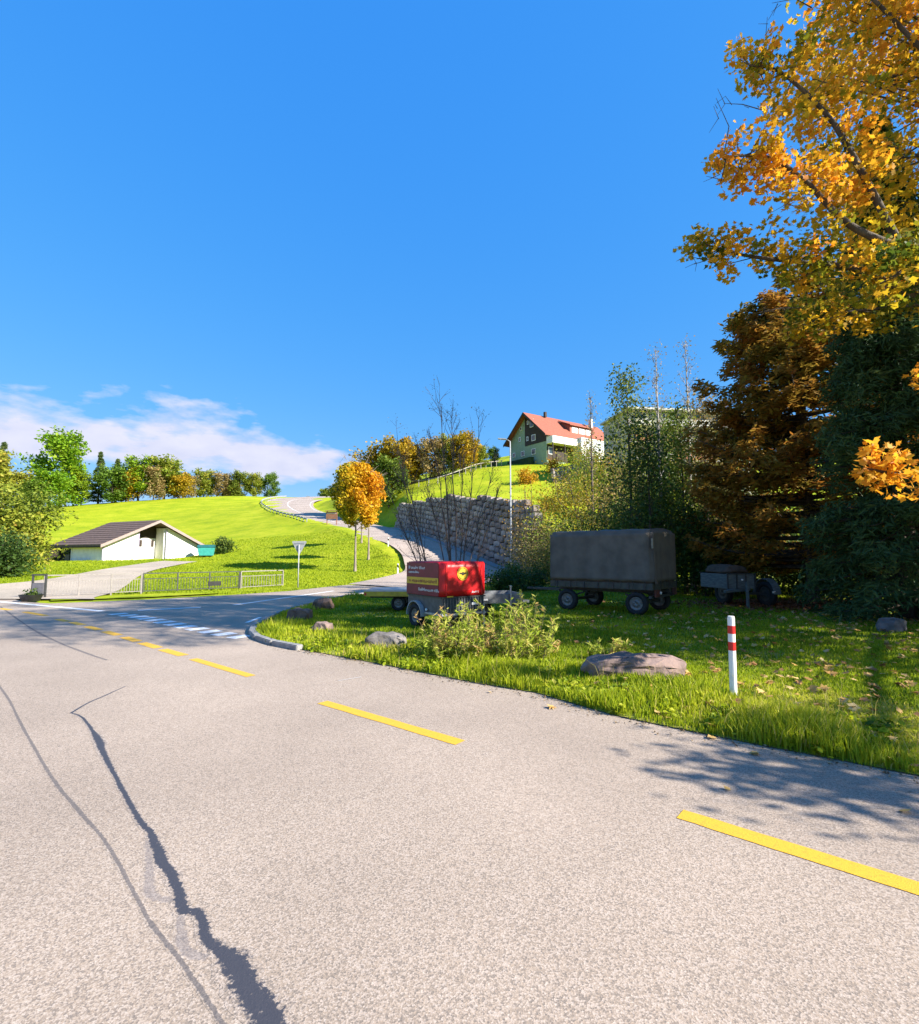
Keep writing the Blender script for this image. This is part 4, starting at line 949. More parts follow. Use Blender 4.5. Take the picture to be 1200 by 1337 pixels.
# boulders
rockm = [mat('sandstone', (.25, .175, .15), (.13, .095, .085), .9, 3, .9, 14), mat('lime_rock', (.20, .18, .17), (.10, .09, .085), .9, 4, .9, 14), mat('rust_rock', (.22, .14, .10), (.11, .07, .055), .9, 4, .9, 14)]
def rock(lab, px, py, w, d, h, m, seed, rz=0.0, tilt=0.0):
    q = np.random.default_rng(seed); bm = bmesh.new()
    for i in range(46):
        u = q.normal(0, 1, 3); u /= np.linalg.norm(u); u = np.sign(u) * np.abs(u) ** .62; bm.verts.new(Vector(u * np.array((w / 2, d / 2, h * .62)) * q.uniform(.86, 1.0)))
    g = bmesh.ops.convex_hull(bm, input=bm.verts[:]); bmesh.ops.delete(bm, geom=[v for v in bm.verts if not v.link_faces], context='VERTS')
    bmesh.ops.triangulate(bm, faces=bm.faces[:])
    bmesh.ops.bevel(bm, geom=bm.edges[:], offset=.012, segments=1, affect='EDGES')
    bmesh.ops.triangulate(bm, faces=bm.faces[:]); bmesh.ops.subdivide_edges(bm, edges=[e for e in bm.edges if e.calc_length() > .08], cuts=2); bm.normal_update()
    K = q.uniform(5, 22, (10, 3)) * q.choice((-1, 1), (10, 3)); ph = q.uniform(0, 6.28, 10)
    for v in bm.verts: v.co += v.normal * sum(math.sin(K[k] @ np.array(v.co) + ph[k]) for k in range(10)) / 10 * .06
    me = bpy.data.meshes.new('boulder'); bm.to_mesh(me); bm.free()
    p = gp(px, py); o = link('boulder', me, m); o.location = (p[0], p[1] + d * .3, vz(p[0], p[1]) + h * .36); o.rotation_euler = (0, tilt, rz)
    return tag(o, lab, 'rock')
rock('big flat pinkish boulder slab in the grass left of the marker post', 838, 896, 1.66, .62, .34, rockm[0], 3, .04, .02)
rock('grey weathered boulder in the grass in front of the red trailer', 503, 853, .95, .5, .32, rockm[1], 5, -.1)
rock('dark brown boulder at the kerb, farthest on the nose of the verge', 420, 800, .75, .6, .42, rockm[2], 7, .3)
rock('brown boulder at the kerb, nearer the crossing lines', 388, 816, .75, .55, .38, rockm[2], 8, .1)
rock('low brown boulder just right of the kerb boulders', 418, 831, .6, .45, .26, rockm[0], 9, -.2)
rock('dark boulder in deep shade under the spruce', 1172, 832, .75, .6, .34, rockm[1], 12, .5)

# red covered trailer
M['red_tarp'] = mat('red_tarp', (.60, .012, .016), (.48, .01, .014), .38, 3, .15, 18)
M['wine_red'] = mat('wine_red', (.20, .012, .035), (.15, .01, .025), .4, 4)
M['yellow_print'] = mat('yellow_print', (.70, .46, .03), (.6, .38, .03), .45, 6)
M['trailer_grey'] = mat('trailer_grey', (.115, .125, .135), (.075, .08, .085), .45, 9, .15, 40, metal=.2)
M['black_print'] = mat('black_print', (.03, .022, .01), (.02, .016, .01), .5, 6)
rt = thing('covered_trailer', 'small trailer with a red tarpaulin box cover and yellow round emblem', 'trailer', (-.42, 12.3, vz(-.4, 12.9)), math.atan2(.585, .81))
Wd, Ln = 1.30, 1.62
cv = link('cover', soft_box((-.015, -.015, .80), (Wd + .015, Ln + .015, 1.645), 5, .008, 1, .015), M['red_tarp'], rt)
MB().box((-.028, Ln / 2 + .05, 1.222), (.006, Ln - .1, .80)).build('side_sheet', M['wine_red'], cv)  # darker red sheet over the side face of the cover
MB().box((-.033, Ln / 2 + .05, 1.17), (.006, Ln - .12, .17)).build('yellow_stripe', M['yellow_print'], cv)
def glyphs(x0, x1, z, h, face, m, name, seed):
    q = np.random.default_rng(seed); mb = MB(); x = x0; s = 1 if x1 > x0 else -1
    while (x1 - x) * s > .02:
        w = q.uniform(.4, .75) * h; hh = h * q.choice((.62, .62, .7, 1.0))
        if q.random() < .13: x += s * w; continue
        for (dx, dz, ww, hz) in ((0, hh / 2, .22 * w, hh), (.6 * w, hh * .5, .2 * w, hh * q.choice((.55, 1))), (.3 * w, hh * q.choice((.06, .5, .94)), .6 * w, .16 * h)):
            mb.box((-.0375, x + s * dx, z + dz) if face == 'side' else (x + s * dx, -.0275, z + dz), (.003, ww, hz) if face == 'side' else (ww, .003, hz))
        x += s * w * 1.12
    o = mb.build(name, m, cv); o['kind'] = 'stuff'; return o
glyphs(Ln - .12, .72, 1.46, .075, 'side', M['white_plastic'], 'lettering', 1)
glyphs(Ln - .12, .98, 1.355, .06, 'side', M['white_plastic'], 'lettering', 2)
glyphs(Ln - .14, .12, 1.125, .1, 'side', M['wine_red'], 'stripe_lettering', 3)
glyphs(1.0, .08, .92, .075, 'side', M['white_plastic'], 'lettering', 4)
glyphs(.88, 1.1, .885, .05, 'front', M['white_plastic'], 'lettering', 5)
MB().bar((.865, -.0275, .88), (.90, -.0275, .945), .02, .003).build('lettering', M['white_plastic'], cv)
def disc(name, c, rad, m, y, n=40, hole=0.0):
    mb = MB(); pts = [(c[0] + rad * math.cos(6.2832 * i / n), y, c[1] + rad * math.sin(6.2832 * i / n)) for i in range(n)]
    if hole: mb.lathe([(rad, -.0015), (rad, .0015), (hole, .0015), (hole, -.0015)], (c[0], y, c[1]), 'Y', n)
    else: mb.prism(pts, (0, 0, 0), (0, -.003, 0))
    return mb.build(name, m, cv)
ec = (.60, 1.36)
disc('emblem', ec, .165, M['yellow_print'], -.026); disc('emblem_ring', ec, .142, M['black_print'], -.0305, hole=.132)
bird = [(-.125, .01), (-.07, .03), (-.03, .025), (0, .055), (.03, .025), (.07, .03), (.125, .01), (.07, -.012), (.04, -.02), (0, -.055), (-.04, -.02), (-.07, -.012)]
MB().prism([(ec[0] + a, -.0295, ec[1] + b) for a, b in bird], (0, 0, 0), (0, -.003, 0)).build('emblem_figure', M['black_print'], cv)
for x0, s in ((.09, 1), (Wd - .09, -1)):
    MB().prism([(x0, -.008, 1.60), (x0 + s * .075, -.008, 1.36), (x0 + s * .04, -.008, .84), (x0, -.008, .84)], (0, 0, 0), (0, -.022, 0)).build('corner_fold', M['red_tarp'], cv, bevel=.006)
MB().box((.22, -.03, .815), (.18, .004, .03)).build('warning_sticker', M['yellow_print'], cv)
body = MB().box((Wd / 2, Ln / 2, .60), (Wd - .02, Ln - .02, .42))
bd = body.build('body', M['trailer_grey'], rt, bevel=.01)
for i in range(15): MB().box((.06 + i * .0845, -.002, .60), (.02, .03, .36)).build('rib', M['trailer_grey'], bd)
for c_, d_ in (((Wd / 2, -.008, .385), (Wd + .03, .05, .05)), ((-.008, .38, .385), (.05, .70, .05)), ((-.008, 1.54, .385), (.05, .16, .05))): MB().box(c_, d_).build('bottom_rail', M['galv'], rt, bevel=.006)
MB().box((Wd / 2, -.006, .795), (Wd + .02, .03, .03)).box((-.006, Ln / 2, .795), (.03, Ln, .03)).build('top_rail', M['dark_steel'], rt)
fen = MB(); N_ = 14
for i in range(N_):
    a0, a1 = math.pi * (i / N_), math.pi * ((i + 1) / N_); R0, R1 = .345, .375
    fen.prism([(-.10, 1.14 + R0 * math.cos(a0), .29 + R0 * math.sin(a0)), (-.10, 1.14 + R1 * math.cos(a0), .29 + R1 * math.sin(a0)), (-.10, 1.14 + R1 * math.cos(a1), .29 + R1 * math.sin(a1)), (-.10, 1.14 + R0 * math.cos(a1), .29 + R0 * math.sin(a1))], (0, 0, 0), (.20, 0, 0))
fen.build('fender', M['galv_matt'], rt)
wheel(rt, (-.005, 1.14, .285), .29, .17); wheel(rt, (Wd - .06, 1.14, .285), .29, .17, 1)
MB().box((Wd / 2, 1.14, .29), (Wd, .06, .06)).build('axle', M['dark_steel'], rt)
MB().cyl((-.02, .66, .47), (1, 0, 0), .03, .03, 14).build('reflector', M['white_plastic'], rt)
MB().box((.98, -.018, .62), (.2, .012, .06)).build('number_plate', M['white_plastic'], rt)
MB().bar((1.22, -.06, .02), (1.22, -.06, .62), .035).box((1.22, -.06, .02), (.1, .1, .02)).build('prop_stand', M['galv'], rt)
MB().bar((Wd / 2, Ln, .42), (Wd / 2, Ln + 1.0, .42), .07).build('drawbar', M['galv'], rt)

# yellow flatbed trailer behind it
M['yellow_steel'] = mat('yellow_steel', (.62, .46, .04), (.4, .28, .04), .5, 5, .1)
M['alu'] = mat('alu', (.52, .52, .52), (.40, .40, .41), .4, 6, .1, metal=.5)
p = at(479, 790, 17.0); ft = thing('flatbed_trailer', 'low flatbed trailer with yellow side beam left behind the red trailer', 'trailer', (p[0], 16.6, vz(p[0] + 1, 17)), math.radians(-2))
MB().box((1.45, .8, .66), (2.9, 1.6, .05)).build('deck', M['alu'], ft, bevel=.008)
MB().box((1.45, -.02, .56), (2.9, .06, .15)).box((1.45, 1.62, .56), (2.9, .06, .15)).box((-.01, .8, .56), (.06, 1.58, .15)).build('side_beam', M['yellow_steel'], ft, bevel=.008)
MB().box((1.45, .4, .46), (2.7, .07, .1)).box((1.45, 1.2, .46), (2.7, .07, .1)).build('frame', M['dark_steel'], ft)
for y in (.22, 1.38):
    for x in (1.06, 1.7):
        w_ = wheel(ft, (x, y, .25), .24, .16); w_.rotation_euler = (0, 0, math.pi / 2)
MB().box((.03, -.055, .56), (.06, .012, .08)).build('reflector', M['red_plastic'], ft)

# galvanised trailer to the right, behind
gt = thing('boat_trailer', 'low galvanised trailer frame with jockey wheel right behind the red trailer', 'trailer', (.62, 14.7, vz(1, 15)), math.radians(14))
MB().box((.62, .02, .58), (1.25, .05, .26)).box((.62, 1.3, .58), (1.25, .05, .26)).box((1.25, .66, .58), (.05, 1.25, .26)).build('side_panel', mat('dull_zinc', (.19, .20, .21), (.13, .14, .15), .5, 8, .1), gt, bevel=.006)
MB().box((.62, .66, .46), (1.22, 1.24, .05)).build('deck', M['galv'], gt)
MB().bar((1.28, .66, .46), (1.7, .66, .42), .08).build('drawbar', M['trailer_grey'], gt)
MB().cyl((.87, -.05, .62), (0, 0, 1), .024, .60, 10).box((.87, -.05, .93), (.05, .12, .02)).build('jockey_post', M['galv'], gt)
w_ = wheel(gt, (1.02, -.12, .24), .2, .14); w_.rotation_euler = (0, 0, math.pi / 2)
w_ = wheel(gt, (.3, .7, .24), .24, .16); w_.rotation_euler = (0, 0, math.pi / 2)
MB().box((.12, -.02, .55), (.14, .02, .05)).build('reflector', M['white_plastic'], gt)

# large canvas-covered trailer
M['canvas'] = mat('canvas', (.155, .135, .112), (.11, .096, .08), .9, 2.5, .35, 60)
M['olive'] = mat('olive', (.085, .085, .065), (.05, .05, .04), .6, 5, .1)
ct_ = thing('canvas_trailer', 'big four-wheeled trailer under a grey-brown canvas cover in tree shade', 'trailer', (5.69, 15.2, vz(5.7, 16)), math.atan2(.76, .65))
Wd, Ln = 2.15, 3.45
cvr = link('canvas_cover', soft_box((-.02, -.02, .93), (Wd + .02, Ln + .02, 2.56), 15, .034, 4, .09, .08, 4), M['canvas'], ct_)
for i in range(9): MB().bar((-.045, .2 + i * .38, .80), (-.05, .2 + i * .38, 1.02), .015).build('lashing', M['dark_steel'], cvr)
for i in range(6): MB().bar((.15 + i * .37, -.05, .80), (.15 + i * .37, -.05, 1.02), .015).build('lashing', M['dark_steel'], cvr)
MB().prism([(.10, -.045, .96), (.26, -.045, .96), (.06, -.045, 2.40), (.0, -.045, 2.45)], (0, 0, 0), (0, -.012, 0)).build('cover_flap', M['canvas'], cvr)
MB().bar((-.05, -.05, 2.3), (-.05, -.05, 2.0), .05).build('strap', mat('strap', (.3, .27, .2), (.2, .18, .14), .8), cvr)
MB().box((Wd / 2, Ln / 2, .86), (Wd, Ln, .20)).build('bed', M['olive'], ct_, bevel=.015)
for i in range(7): MB().box((-.012, .25 + i * .49, .86), (.03, .05, .18)).build('side_bracket', M['dark_steel'], ct_)
MB().box((Wd * .3, Ln / 2, .69), (.1, Ln, .12)).box((Wd * .7, Ln / 2, .69), (.1, Ln, .12)).build('chassis', M['dark_steel'], ct_)
for y in (.53, 2.85):
    MB().box((Wd / 2, y, .34), (Wd - .3, .09, .09)).build('axle', M['dark_steel'], ct_)
    MB().bar((.35, y - .45, .60), (.35, y, .43), .07, .05).bar((.35, y, .43), (.35, y + .45, .60), .07, .05).bar((Wd - .35, y - .45, .60), (Wd - .35, y, .43), .07, .05).bar((Wd - .35, y, .43), (Wd - .35, y + .45, .60), .07, .05).build('leaf_spring', M['dark_steel'], ct_)
    wheel(ct_, (.12, y, .345), .345, .22); wheel(ct_, (Wd - .12, y, .345), .345, .22, 1)
MB().box((.30, -.02, .66), (.30, .05, .22)).build('tail_board', mat('rust_red', (.16, .05, .035), (.09, .03, .025), .7, 6), ct_)
MB().box((Wd - .30, -.02, .66), (.30, .05, .22)).build('tail_board', mat('rust_red_b', (.12, .05, .035), (.08, .03, .025), .7, 6), ct_)
MB().cyl((.55, -.04, .66), (0, 1, 0), .045, .03, 14).build('lamp', M['white_plastic'], ct_)
MB().box((Wd / 2, .1, .55), (Wd - .1, .08, .08)).build('bumper', M['dark_steel'], ct_)
MB().bar((Wd * .3, Ln, .62), (Wd / 2, Ln + 1.3, .60), .07).bar((Wd * .7, Ln, .62), (Wd / 2, Ln + 1.3, .60), .07).bar((Wd / 2, Ln + 1.25, .60), (Wd / 2, Ln + 1.6, .60), .07).build('drawbar', M['dark_steel'], ct_)

# small old box trailer in the shade
M['old_board'] = mat('old_board', (.16, .17, .16), (.10, .105, .10), .8, 5, .3, stretch=(1, 1, 4))
p = at(951, 798, 17.6); bt = thing('box_trailer', 'old grey box trailer with heaped load and one big wheel in deep shade', 'trailer', (p[0], 17.6, vz(p[0], 17.6)), math.radians(8))
MB().box((.53, .75, .90), (1.06, 1.5, .50)).build('box', M['old_board'], bt, bevel=.012)
for x in (.02, .36, .70, 1.04): MB().box((x, -.015, .91), (.04, .03, .54)).build('stake', M['dark_steel'], bt)
MB().box((.53, -.01, 1.165), (1.1, .05, .03)).box((.53, 1.51, 1.165), (1.1, .05, .03)).build('top_rail', M['dark_steel'], bt)
o = link('load', soft_box((.1, .1, 1.1), (.96, 1.4, 1.33), 5, .07, 8, .12, .08), mat('load', (.12, .075, .05), (.07, .045, .03), .95, 6, .6), bt)
MB().bar((-.45, -.5, .60), (.3, .1, .62), .08).bar((-.45, -.5, .60), (.9, .1, .62), .08).build('drawbar', M['old_board'], bt)
MB().bar((.50, -.32, .0), (.50, -.32, .9), .07).build('prop', M['old_board'], bt)
MB().cyl((.53, -.05, .96), (0, 1, 0), .03, .04, 12).build('reflector', M['white_plastic'], bt)
wheel(bt, (1.75, .35, .44), .44, .2, -1, rim=M['dark_steel']); wheel(bt, (.85, 1.4, .44), .44, .2, -1, rim=M['dark_steel'])
fen = MB()
for i in range(10):
    a0, a1 = math.pi * (i / 10), math.pi * ((i + 1) / 10)
    fen.prism([(1.62, .35 + .5 * math.cos(a0), .46 + .5 * math.sin(a0)), (1.62, .35 + .53 * math.cos(a0), .46 + .53 * math.sin(a0)), (1.62, .35 + .53 * math.cos(a1), .46 + .53 * math.sin(a1)), (1.62, .35 + .5 * math.cos(a1), .46 + .5 * math.sin(a1))], (0, 0, 0), (.26, 0, 0))
fen.build('fender', M['old_board'], bt)
MB().box((1.45, .35, .46), (.9, .08, .08)).build('axle', M['dark_steel'], bt)
MB().box((1.62, -.16, .54), (.12, .012, .07)).build('number_plate', M['white_plastic'], bt)

# street lamp
p = at(667.5, 742, 39); z0 = tz(p[0], p[1]); lp = thing('street_lamp', 'tall slim galvanised street lamp with a short arm in front of the wall', 'street lamp', (p[0], p[1], z0))
h = at(667, 576, 39)[2] - z0
MB().tube([(0, 0, -.2), (0, 0, 1.2), (0, 0, 1.3), (0, 0, h)], [.09, .09, .07, .045], 12).build('pole', M['galv_matt'], lp, smooth=True)
MB().tube([(0, 0, h - .05), (-.15, 0, h + .08), (-.35, 0, h + .12)], .03, 8).build('arm', M['galv_matt'], lp, smooth=True)
MB().prism([(-.30, -.13, h + .10), (-.30, .13, h + .10), (-.95, .09, h + .15), (-.95, -.09, h + .15)], (0, 0, 0), (0, 0, .09)).build('lamp_head', M['galv_matt'], lp, bevel=.02)
MB().box((-.62, 0, h + .115), (.4, .15, .02), ry=math.atan2(.05, .65)).build('lamp_glass', M['white_plastic'], lp)

# yield sign seen from the back
p = gp(389, 767); p[2] = tz(p[0], p[1]); ys = thing('yield_sign', 'triangular give-way sign seen from its grey back on a pole', 'sign', p)
MB().cyl((0, 0, 1.2), (0, 0, 1), .035, 2.9, 12).build('pole', M['galv_matt'], ys, smooth=True)
tri = []
for (cx, cz, a0) in ((-.37, 2.80, 90), (.37, 2.80, -30), (0, 2.12, -150)):
    for k in range(5):
        a = math.radians(a0 + 120 - k * 30 ); tri.append((cx + .06 * math.cos(a), .05, cz + .06 * math.sin(a)))
pl = MB().prism(tri, (0, 0, 0), (0, .012, 0)).build('sign_plate', M['galv_matt'], ys)
MB().box((0, .045, 2.72), (.6, .025, .04)).box((0, .045, 2.4), (.3, .025, .04)).build('clamp', M['galv'], ys)

# delineator posts on the bend
def delineator(px, py, D, lab):
    p = ground_at(px, py, D); t = thing('delineator_post', lab, 'post', p, group='delineators along the hill road')
    MB().prism([(-.06, -.04, 0), (.06, -.04, 0), (.06, .04, 0), (-.06, .04, 0)], (0, 0, 0), (0, 0, .95)).build('post', M['white_plastic'], t, bevel=.01)
    MB().prism([(-.063, -.043, .68), (.063, -.043, .60), (.063, .043, .60), (-.063, .043, .68)], (0, 0, 0), (0, 0, .2)).build('black_band', M['black_plastic'], t)
delineator(519.5, 746, 40.6, 'white delineator post with black band at the near bend of the hill road')
delineator(507, 711, 53, 'small white delineator farther up the bend of the hill road')
# wooden notice board
p = ground_at(433, 694, 84); nb = thing('notice_board', 'brown wooden notice board on two legs beside the hill road', 'sign', p, math.radians(-12))
wood = mat('brown_wood', (.36, .17, .10), (.26, .12, .07), .7, 4)
for x in (-.85, .85): MB().box((x, 0, 1.1), (.12, .12, 2.4)).build('leg', wood, nb)
MB().box((0, -.08, 1.55), (2.0, .06, 1.2)).build('board', wood, nb); MB().box((0, -.08, 2.32), (2.3, .4, .10), rx=.15).build('roof', wood, nb)
MB().box((0, -.118, 1.9), (1.7, .01, .06)).build('lettering', M['white_plastic'], nb)
# guard rail round the top bend
idxs = list(range(84, 142, 2)); gb = RLs[idxs[0]]; g = thing('guard_rail', 'galvanised guard rail round the outside of the upper road bend', 'guard rail', gb)
prev = None; profl = [(-.02, .42), (.05, .5), (-.02, .58), (.05, .66), (-.02, .74)]; P3 = []
for i in idxs:
    d = nrm((RLs[i + 1] - RLs[i - 1])[:2]); nn = np.array((-d[1], d[0])); c = RLs[i][:2] + nn * .35; P3.append((c, nn, RLs[i][2]))
    MB().box((c[0] + nn[0] * .1 - gb[0], c[1] + nn[1] * .1 - gb[1], RLs[i][2] + .3 - gb[2]), (.12, .12, 1.1)).build('post', M['galv_matt'], g)
mb = MB(); vs = []; k = len(profl)
for c, nn, z in P3:
    for o_, h_ in profl: vs.append((c[0] + nn[0] * o_ - gb[0], c[1] + nn[1] * o_ - gb[1], z + h_ + .05 - gb[2]))
mb.add(vs, [(i * k + j, i * k + j + 1, (i + 1) * k + j + 1, (i + 1) * k + j) for i in range(len(P3) - 1) for j in range(k - 1)])
o = mb.build('rail_beam', M['galv_matt'], g); sm = o.modifiers.new('thick', 'SOLIDIFY'); sm.thickness = .02

# railing by the culvert: three lengths, pale and dark tones imitating the light
def railing(lab, a, b, m, n_post, n_bal, plate=False):
    A, B = gp(*a), gp(*b); t = thing('railing', lab, 'railing', (A[0], A[1], .0), group=None); d = B - A; L_ = np.linalg.norm(d); t.rotation_euler = (0, 0, math.atan2(d[1], d[0]))
    for i in range(n_post): MB().box((L_ * i / (n_post - 1), 0, .47), (.06, .06, 1.02)).build('post', m, t)
    MB().box((L_ / 2, 0, .995), (L_, .07, .05)).build('top_rail', m, t)
    MB().box((L_ / 2, 0, .72), (L_, .035, .035)).build('middle_rail', m, t); MB().box((L_ / 2, 0, .10), (L_, .035, .035)).build('bottom_rail', m, t)
    me = MB().box((0, 0, .41), (.02, .02, .60)).mesh('baluster'); me.materials.append(m)
    for i in range(n_bal):
        o = link('baluster', me, None, t); o.location = (L_ * (i + .5) / n_bal, 0, 0)
    if plate: MB().box((L_ * .72, -.04, .36), (.7, .02, .24)).build('plate', M['black_plastic'], t)
M['sunlit_rail'] = mat('sunlit_rail', (.27, .245, .225), (.2, .18, .165), .6, 9)  # sun on the rail put into its colour
railing('long steel railing coloured as sunlit on the left by the driveway', (57, 780), (184, 774.5), M['sunlit_rail'], 4, 34)
railing('middle length of steel railing coloured dark as out of the sun, with a black plate', (186, 774.4), (312, 769), M['dark_steel'], 4, 34, True)
railing('short end length of steel railing coloured as sunlit beside the give-way sign', (314, 769), (369, 765.5), M['sunlit_rail'], 2, 16)
p = gp(50, 781); bn = thing('litter_bin', 'dark framed litter bin at the left end of the railing', 'bin', p, math.radians(6))
for x in (-.27, .27): MB().box((x, 0, .5), (.07, .07, 1.05)).build('post', M['dark_steel'], bn)
MB().box((0, 0, 1.04), (.62, .09, .07)).build('top_bar', M['dark_steel'], bn)
MB().prism([(-.23, -.12, .12), (.23, -.12, .12), (.23, .12, .12), (-.23, .12, .12)], (0, 0, 0), (0, 0, .56)).build('basket', mat('bin_grey', (.13, .13, .15), (.09, .09, .1), .5), bn, bevel=.02)
p = gp(40, 785); pt = thing('plant_tub', 'low dark plant tub on the road edge beside the bin', 'planter', p)
MB().lathe([(.30, 0), (.42, .28), (.38, .28), (.36, .22), (.01, .22), (.01, 0)], (0, 0, 0), 'Z', 18).build('tub', M['black_plastic'], pt)
lv = leaves(np.array([(0, 0, .3), (.15, .05, .32), (-.15, 0, .32)]), .12, 160, .12, 'rhomb', [.5, .5, .5], .2, .3); o = link('leaves', np_mesh('leaves', *lv), LM['dark_green'], pt); o['kind'] = 'stuff'

# ---- white building on the left
M['plaster'] = mat('plaster', (.80, .79, .76), (.70, .69, .66), .85, 2, .1)
M['roof_brown'] = mat('roof_brown', (.155, .10, .075), (.09, .06, .048), .8, 5, .5, 12)
M['timber'] = mat('timber', (.05, .035, .028), (.03, .022, .018), .8, 6)
M['lilac'] = mat('lilac', (.42, .38, .52), (.36, .33, .45), .7, 4)
C_ = at(133, 731, 52); R_ = at(262, 730, 62); fd = R_ - C_; fd[2] = 0; FL = np.linalg.norm(fd); rz = math.atan2(fd[1], fd[0])
zb = min(tz(C_[0], C_[1]), tz(R_[0], R_[1])) - .1
wb = thing('white_building', 'low white gabled building with brown roof and open porch on the meadow', 'building', (C_[0], C_[1], zb), rz)
ux = np.array((math.cos(rz), math.sin(rz), 0)); uy = np.array((-math.sin(rz), math.cos(rz), 0)); O_ = np.array((C_[0], C_[1], zb))
def onface(px, py, y=0.0):
    d = ray(px, py); c = np.array((0, 0, H)); t = ((O_ + uy * y - c) @ uy) / (d @ uy); q = c + d * t - O_; return q @ ux, q[2]
xr, zr = onface(205, 681); xp0, _ = onface(181, 700); xp1, _ = onface(218, 700)
ze = onface(133, 710)[1]; DP = 8.3
slope_l = (zr - ze) / xr; zer = zr - slope_l * (FL - xr)
ztop = lambda x: zr - slope_l * abs(x - xr)
def wallpoly(x0, x1, y, th, name, m, parent=wb):
    xs = [x0] + ([xr] if x0 < xr < x1 else []) + [x1]; P = [(x0, y, -.3), (x1, y, -.3)] + [(x, y, ztop(x) - .06) for x in reversed(xs)]
    return MB().prism(P, (0, 0, 0), (0, th, 0)).build(name, m, parent)
wallpoly(0, xp0, 0, .25, 'front_wall', M['plaster']); wallpoly(xp1, FL, 0, .25, 'front_wall', M['plaster'])
MB().box(((xp0 + .9 + xp1) / 2, 1.9, 1.15), (xp1 - xp0 - .9, .2, 2.9)).build('porch_wall', M['plaster'], wb)
MB().prism([(xp0, 1.75, 2.62), (xp1, 1.75, 2.62), (xp1, 1.75, ztop(xp1) - .06), (xr, 1.75, zr - .06), (xp0, 1.75, ztop(xp0) - .06)], (0, 0, 0), (0, .1, 0)).build('porch_gable', M['timber'], wb)
wallpoly(0, xp0 + 1.2, 5.5, .2, 'back_wall', M['plaster']); wallpoly(xp1 + 3.0, FL, 5.5, .2, 'back_wall', M['plaster'])
MB().prism([(0, .26, -.3), (0, 5.4, -.3), (0, 5.4, ze - .05), (0, .26, ze - .05)], (0, 0, 0), (.2, 0, 0)).build('side_wall', M['plaster'], wb)
MB().prism([(FL - .2, .26, -.3), (FL - .2, 5.4, -.3), (FL - .2, 5.4, zer - .05), (FL - .2, .26, zer - .05)], (0, 0, 0), (.2, 0, 0)).build('side_wall', M['plaster'], wb)
MB().box((xp1 - .1, .95, ztop(xp1) / 2 - .1), (.2, 1.4, ztop(xp1))).build('porch_side', M['plaster'], wb)
MB().box((xp0 + .03, -.012, ztop(xp0) / 2 - .15), (.12, .03, ztop(xp0) - .1)).build('corner_trim', M['lilac'], wb); MB().box((xp1 - .03, -.012, ztop(xp1) / 2 - .15), (.12, .03, ztop(xp1) - .1)).build('corner_trim', M['lilac'], wb)
MB().box((.05, -.012, ze / 2 - .15), (.14, .03, ze - .1)).build('corner_trim', M['lilac'], wb); MB().box((FL - .05, -.012, zer / 2 - .15), (.14, .03, zer - .1)).build('corner_trim', M['lilac'], wb)
for x in (xp0 + 1.35, xp1 - .5): MB().box((x, 1.78, 2.0), (.3, .06, .75)).build('porch_window', M['timber'], wb)
MB().box((xp0 + .5, .9, .9), (.9, .05, .06)).box((xp0 + .5, .9, .15), (.9, .05, .06)).build('porch_rail', M['plaster'], wb)
for i in range(5): MB().box((xp0 + .15 + i * .18, .9, .5), (.03, .03, .76)).build('porch_baluster', M['plaster'], wb)
for x in (-.0, 3.0):
    MB().box((x + .15, 8.1, ze / 2 - .1), (.18, .18, ze)).build('carport_post', M['timber'], wb)
MB().box((.6, 7, .35), (.6, .9, .8)).build('carport_crate', M['dark_steel'], wb)
ov = .55; th = .16
for sgn, name in ((-1, 'roof'), (1, 'roof')):
    xe = (-ov if sgn < 0 else FL + ov); zE = ztop(xe)
    ro = MB().prism([(xr, -.6, zr), (xe, -.6, zE), (xe, -.6, zE + th), (xr, -.6, zr + th)], (0, 0, 0), (0, DP + 1.0, 0)).build(name, M['roof_brown'], wb)
    n_c = 11
    for i in range(n_c):
        f0, f1 = i / n_c, (i + 1) / n_c; x0, x1 = xr + (xe - xr) * f0, xr + (xe - xr) * f1
        z0_, z1_ = zr + (zE - zr) * f0, zr + (zE - zr) * f1
        MB().prism([(x0, -.62, z0_ + th + .005), (x1, -.62, z1_ + th + .05), (x1, -.62, z1_ + th + .005)], (0, 0, 0), (0, DP + 1.04, 0)).build('tile_course', M['roof_brown'], ro)
    MB().prism([(xr, -.66, zr - .14), (xe, -.66, zE - .14), (xe, -.66, zE + th), (xr, -.66, zr + th)], (0, 0, 0), (0, .05, 0)).build('barge_board', mat('barge', (.32, .25, .23), (.25, .2, .18), .7), ro)
MB().box((-ov + .05, DP / 2, ztop(-ov) - .05), (.12, DP + .9, .14)).build('gutter', M['timber'], wb)
# teal container to its right, hedge to its left
p = at(269, 727, 60); p[2] = tz(p[0], p[1]); tl = thing('waste_container', 'teal waste container right of the white building', 'container', p, math.radians(15))
tm = mat('teal', (.05, .36, .33), (.04, .28, .26), .5, 4)
MB().prism([(-.7, -.5, .15), (.7, -.5, .15), (.85, -.6, 1.1), (-.85, -.6, 1.1)], (0, 0, 0), (0, 1.1, 0)).build('body', tm, tl, bevel=.03)
MB().prism([(-.9, -.66, 1.1), (-.9, .56, 1.1), (-.9, .5, 1.4), (-.9, -.3, 1.42)], (0, 0, 0), (1.8, 0, 0)).build('lid', mat('teal_dark', (.02, .12, .12), (.015, .09, .09), .5), tl, bevel=.03)
for x in (-.6, .6): MB().cyl((x, -.4, .08), (1, 0, 0), .08, .06, 12).build('caster', M['rubber'], tl)
hg = thing('clipped_hedge', 'clipped olive hedge left of the white building', 'hedge', (*at(78, 731, 60)[:2], tz(*at(78, 731, 60)[:2])), math.radians(20))
hm = MB().box((0, 0, .75), (5, .9, 1.5)).build('branches', M['timber'], hg)
